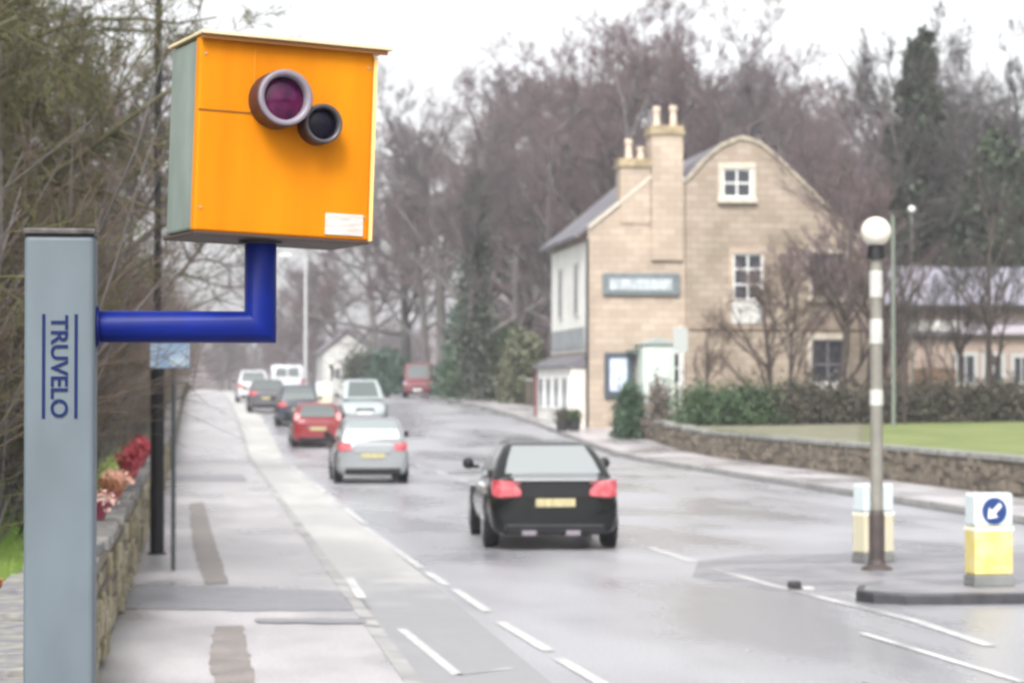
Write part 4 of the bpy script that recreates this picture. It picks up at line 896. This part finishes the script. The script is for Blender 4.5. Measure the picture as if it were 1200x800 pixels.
lamppost('grey green lamp column with a small white lantern close behind the beacon pole', xat(1047, 74), 74, .95, zat(1047, 252, 74) - .95, .07, .06, mat('grey_green_column', (.16,.19,.16), .6))
ln = MB().tube((0, 0, 0), (.0, 0, 0), .01) if False else None
lp2 = thing('lamp_post', 'thin lamp column with a small white head right of the beacon globe', 'lamp post', (xat(1069, 84), 84, 1.0))
hh = zat(1068, 246, 84) - 1.0
MB().tube((0, 0, 0), (0, 0, hh), .04, .03, 8).build('pole', mat('grey_green_column', (.16,.19,.16), .6), lp2)
MB().lathe([(.001, -.12), (.1, -.08), (.14, .02), (.1, .12), (.001, .15)], (0, 0, hh), n=12).build('lantern', M_WHITE, lp2, smooth=True)
Ys = 27.7; ts = thing('sign_post', 'thin grey sign post with a small pale blue sign under the blue arm', 'sign', (xat(203.5, Ys), Ys, .12))
MB().tube((0, 0, 0), (0, 0, zat(203, 398, Ys) - .12), .026, n=12).build('pole', mat('post_dark_grey', (.06,.07,.075), .5), ts)
sx0, sx1 = xat(176, Ys) - ts.location.x, xat(222, Ys) - ts.location.x; sz0, sz1 = zat(200, 431, Ys) - .12, zat(200, 402, Ys) - .12
pl = MB().box(sx0, sx1, -.045, -.03, sz0, sz1).build('sign_plate', mat('pale_blue_sign', (.20,.32,.50), .5, col2=(.42,.55,.68), vscale=5), ts, bevel=.004)
MB().box(sx0 + .22, sx1 - .02, -.052, -.0455, sz0 + .03, sz0 + .11).build('pale_panel', mat('pale_panel', (.5,.62,.7), .5), pl)
Yq = 80; tq = thing('sign_post', 'slim white sign post with a narrow grey plate in front of the pub porch', 'sign', (xat(797, Yq), WR*0 + Yq, gz(Yq) + .1))
MB().tube((0, 0, 0), (0, 0, zat(797, 382, Yq) - gz(Yq) - .1), .05, n=10).build('pole', mat('white_grey_pole', (.55,.56,.55), .5), tq)
MB().box(-.25, .25, -.075, -.055, zat(797, 412, Yq) - gz(Yq) - .1, zat(797, 384, Yq) - gz(Yq) - .1).build('sign_plate', mat('grey_sign_back', (.36,.38,.37), .5), tq)

# bouquets on the left wall
def bouquet(label, px, py, c1, c2, seed, n=260, green=True):
    Y = 2800 * .9 / (233 - px); Y = max(14, min(60, Y)); X = -.90; z = gz(Y) + 1.02
    t = thing('flower_bunch', label, 'flowers', (X, Y, z), group='flowers laid on the left stone wall'); rng = np.random.default_rng(seed)
    s = Y / 20
    def cl(nm, c, r, k, sz, m):
        P = rng.normal(0, 1, (k, 3)) * np.array(r) + np.array(c); P[:, 2] = np.maximum(P[:, 2], .01); V, F = leaf_cloud(rng, P, sz); npmesh(nm, V, F, m, t)
    cl('blossoms', (0.02, 0, .17 * s), (.05 * s, .08 * s, .035 * s), n, .02 * s, c1); MB().lathe([(.001, 0), (.05 * s, .0), (.075 * s, .06 * s), (.12 * s, .15 * s), (.10 * s, .15 * s), (.03 * s, .05 * s)], (0, 0, 0), n=9).build('wrapping', c2, t)
    if green: cl('leaves', (-.13 * s, 0, .08 * s), (.05 * s, .08 * s, .05 * s), n, .022 * s, M_GREENL)
M_PINKW = mat('pale_pink_petals', (.85,.6,.52), .6); M_MARN = mat('maroon_wrap', (.22,.03,.06), .6); M_REDF = mat('red_petals', (.42,.05,.07), .6); M_ORF = mat('orange_brown_wrap', (.40,.16,.07), .6); M_OR2 = mat('peach_petals', (.85,.5,.38), .6)
bouquet('pale pink flowers in a maroon wrapping, nearest the camera on the wall', 118, 566, M_PINKW, M_MARN, 1, green=False)
bouquet('peach flowers with fresh green leaves on the stone wall', 136, 515, M_OR2, M_ORF, 2)
bouquet('red flowers on the stone wall close to the black lamp post', 154, 492, M_REDF, M_REDF, 3, green=False)
bouquet('large bunch of dull red flowers farthest along the stone wall', 163, 487, M_REDF, M_MARN, 4, n=500, green=False)
bouquet('maroon and orange flowers between the pink and the peach ones', 128, 540, M_ORF, M_REDF, 5)
# grass and fallen leaves behind the wall near the post
rng = np.random.default_rng(8); n = 5000
B = np.stack([rng.uniform(-3.5, -1.2, n), rng.uniform(14.5, 26, n), np.full(n, .84)], 1); d = nrm(np.stack([rng.normal(0, .4, n), rng.normal(0, .4, n), np.ones(n)], 1))
V, F = tubes(grow_branches(rng, B, d, .08 + .1 * rng.random(n), 3, .15, 0), np.full(n, .006), 3, .1); tag(npmesh('grass', V, F, M_GREENL), 'fresh green grass on the bank left of the grey post', 'grass', kind='stuff')
n = 4000; P = np.stack([rng.uniform(-1.9, -1.14, n), rng.uniform(9, 15.5, n), rng.uniform(.86, 1.0, n)], 1); V, F = leaf_cloud(rng, P, .03)
tag(npmesh('fallen_leaves', V, F, M_REDL), 'rust coloured fallen leaves behind the near end of the stone wall', 'leaves', kind='stuff')

# ------------------------------------------------------------------ speed camera (the subject)
YC = 8.2; S = YC / FPX
spc = thing('speed_camera', 'yellow roadside speed camera on a blue arm with a grey post', 'speed camera', (0, 0, 0))
xl, xr = xat(28, YC), xat(111, YC); zt = zat(69, 275, YC); dep = .22
post = MB().box(xl, xr, YC, YC + dep, .10, zt).build('post', M_POST, spc, bevel=.018, seg=3)
MB().box(xl - .006, xr + .002, YC - .01, YC + dep + .01, zt + .001, zt + .022).build('post_cap', mat('cap_dark', (.02,.018,.018), .6, col2=(.09,.08,.08), vscale=25), spc, bevel=.006)
def text(body, width, height, loc, m, par, name='lettering', bold=.0):
    cu = bpy.data.curves.new(name, 'FONT'); cu.body = body; cu.size = 1; cu.align_x = 'CENTER'; cu.align_y = 'CENTER'; cu.extrude = .004; cu.offset = bold
    o = bpy.data.objects.new(name, cu); C.objects.link(o); bpy.context.view_layer.update(); dm = o.dimensions
    sx_, sy_ = width / dm.x, height / dm.y
    Mx = Matrix(((0, 1, 0), (0, 0, -1), (-1, 0, 0)))
    cu.materials.append(m); me = bpy.data.meshes.new_from_object(o.evaluated_get(bpy.context.evaluated_depsgraph_get())); bpy.data.objects.remove(o)
    V = np.array([v.co[:] for v in me.vertices]); c = (V.max(0) + V.min(0)) / 2; V = (V - c) * np.array([sx_, sy_, .5])
    for v, q_ in zip(me.vertices, V): v.co = Mx @ Vector(q_) + Vector(loc)
    o = bpy.data.objects.new(name, me); C.objects.link(o); o.parent = par
    if not me.materials: me.materials.append(m)
    return o
zc = zat(68, 429, YC)
text('TRUVELO', .345, .058, (xat(69.5, YC), YC - .002, zc), M_BLETT, post, bold=.018)
for p in (51, 89):
    xx = xat(p, YC); MB().box(xx - .0055, xx + .0055, YC - .0025, YC + .001, zc - .176, zc + .176).build('lettering_rule', M_BLETT, post)
# arm with a mitred elbow
ra = .055; za = zat(200, 382, YC); xe = xat(306, YC); ya = YC + .11
am = MB(); n = 24
def ringp(kind, t):
    a = 2 * math.pi * t / n; return math.cos(a) * ra, math.sin(a) * ra
vs = []
for i in range(n): u, v = ringp(0, i); vs.append((xr - .01, ya + u, za + v))
for i in range(n): u, v = ringp(0, i); vs.append((xe - v, ya + u, za + v))
zb_ = zat(306, 283, YC)
for i in range(n): u, v = ringp(0, i); vs.append((xe - v, ya + u, zb_))
fs = []
for k in range(2):
    for i in range(n): fs.append((k*n+i, k*n+(i+1)%n, (k+1)*n+(i+1)%n, (k+1)*n+i))
fs += [tuple(range(n)), tuple(range(2*n, 3*n))]
ar = am.raw(vs, fs).build('arm', M_BLUE, spc, bevel=.003)
for p in ar.data.polygons: p.use_smooth = len(p.vertices) == 4
md = ar.modifiers.new('es', 'EDGE_SPLIT'); md.split_angle = R(40)
MB().tube((xr - .002, ya, za), (xr + .012, ya, za), ra + .016, n=24).build('arm_flange', M_BLUE, spc, bevel=.003)
# housing: an Empty-free part tree; the front shell carries the pieces
roll, yaw_ = R(1.9), R(16)
cpt = at(334.5, 163.5, YC); Rm = Matrix.Rotation(yaw_, 3, 'Z') @ Matrix.Rotation(roll, 3, 'Y')
Wf, Hf, Df = .625, .660, .37
box = MB().box(-Wf/2, Wf/2, 0, .05, -Hf/2, Hf/2).build('housing_front', M_YELLOW, spc, bevel=.008)
box.location = cpt; box.rotation_euler = Rm.to_euler()
def sub(mb, name, m, **k): return mb.build(name, m, box, **k)
sub(MB().box(-Wf/2 + .004, Wf/2 - .004, .052, Df, -Hf/2 + .004, Hf/2 - .004), 'housing_body', M_SIDE, bevel=.01)
sub(MB().box(-Wf/2 - .006, Wf/2 + .055, -.045, Df + .02, Hf/2 + .002, Hf/2 + .014), 'roof_plate', M_CREAM, bevel=.003)
sub(MB().box(-Wf/2 + .0, Wf/2 + .04, -.03, -.012, Hf/2 - .012, Hf/2 - .0), 'roof_lip', mat('brown_lip', (.30,.12,.02), .6))
sub(MB().box(-Wf/2 - .005, Wf/2 - .004, -.022, Df, -Hf/2 - .014, -Hf/2 - .002), 'floor_plate', mat('floor_dark', (.045,.025,.02), .6), bevel=.003)
sub(MB().box(Wf/2 + .0005, Wf/2 + .012, -.004, .06, -Hf/2, Hf/2 - .02), 'edge_strip', M_YEDGE)
sub(MB().box(-Wf/2 + .002, -Wf/2 + .195, -.003, .002, .078, .083), 'panel_seam', mat('seam_dark', (.18,.07,.0), .7))
sub(MB().box(-Wf/2 + .192, -Wf/2 + .196, -.003, .002, .083, Hf/2 - .03), 'panel_seam', mat('seam_orange', (.55,.2,.0), .7))
stk = sub(MB().box(Wf/2 - .16, Wf/2 - .022, -.004, .001, -Hf/2 + .014, -Hf/2 + .088), 'sticker', M_STICK)
def lens(cx, cz, ro, ri, ln_, gm, nm, mh, mr):
    h = sub(MB().lathe([(ro * 1.02, 0), (ro * 1.02, -ln_ * .86), (ro * .97, -ln_ * .88), (ri * .98, -ln_ * .88)], (cx, 0, cz), axis='Y', n=40), nm, mh, smooth=True)
    m1 = h.modifiers.new('es', 'EDGE_SPLIT'); m1.split_angle = R(35)
    MB().lathe([(ro * .99, -ln_ * .88), (ro, -ln_), (ro * .96, -ln_ * 1.03), (ri, -ln_ * 1.01), (ri * .96, -ln_ * .7)], (cx, 0, cz), axis='Y', n=40).build('rim_ring', mr, h, smooth=True)
    g = MB(); g.lathe([(ri * .97, -ln_ * .72), (ri * .7, -ln_ * .80), (ri * .35, -ln_ * .86), (.0005, -ln_ * .88)], (cx, 0, cz), axis='Y', n=40).build('glass', gm, h, smooth=True)
lens(-.040, .128, .095, .076, .115, M_LENSG, 'main_lens_hood', M_PURP, M_SILV)
lens(.108, .055, .067, .055, .085, M_LENSD, 'flash_lens_hood', M_PURP, mat('dark_ring', (.07,.065,.07), .4, metal=.3))
for sx_ in (-1, 1):
    for sz_ in (-.25, .27): sub(MB().tube((sx_ * (Wf/2 - .02), -.004, sz_), (sx_ * (Wf/2 - .02), .001, sz_), .005, n=8), 'screw', mat('screw_grey', (.3,.25,.15), .5))
MB().tube((xe, ya, zb_ - .002), (xe, ya, zb_ + .02), ra + .02, n=24).build('mount_flange', M_DARK, spc)

# ------------------------------------------------------------------ air
hz_ = MB().box(-1700, 1700, -60, 1500, -1.2, 45).build('haze', bpy.data.materials.new('haze_air'))
hz_['kind'] = 'stuff'; hm = hz_.data.materials[0]; hm.use_nodes = True; t = hm.node_tree; t.nodes.clear()
pv = t.nodes.new('ShaderNodeVolumePrincipled'); pv.inputs['Color'].default_value = (.93, .93, .97, 1); pv.inputs['Density'].default_value = .00065
oo = t.nodes.new('ShaderNodeOutputMaterial'); t.links.new(pv.outputs[0], oo.inputs['Volume'])
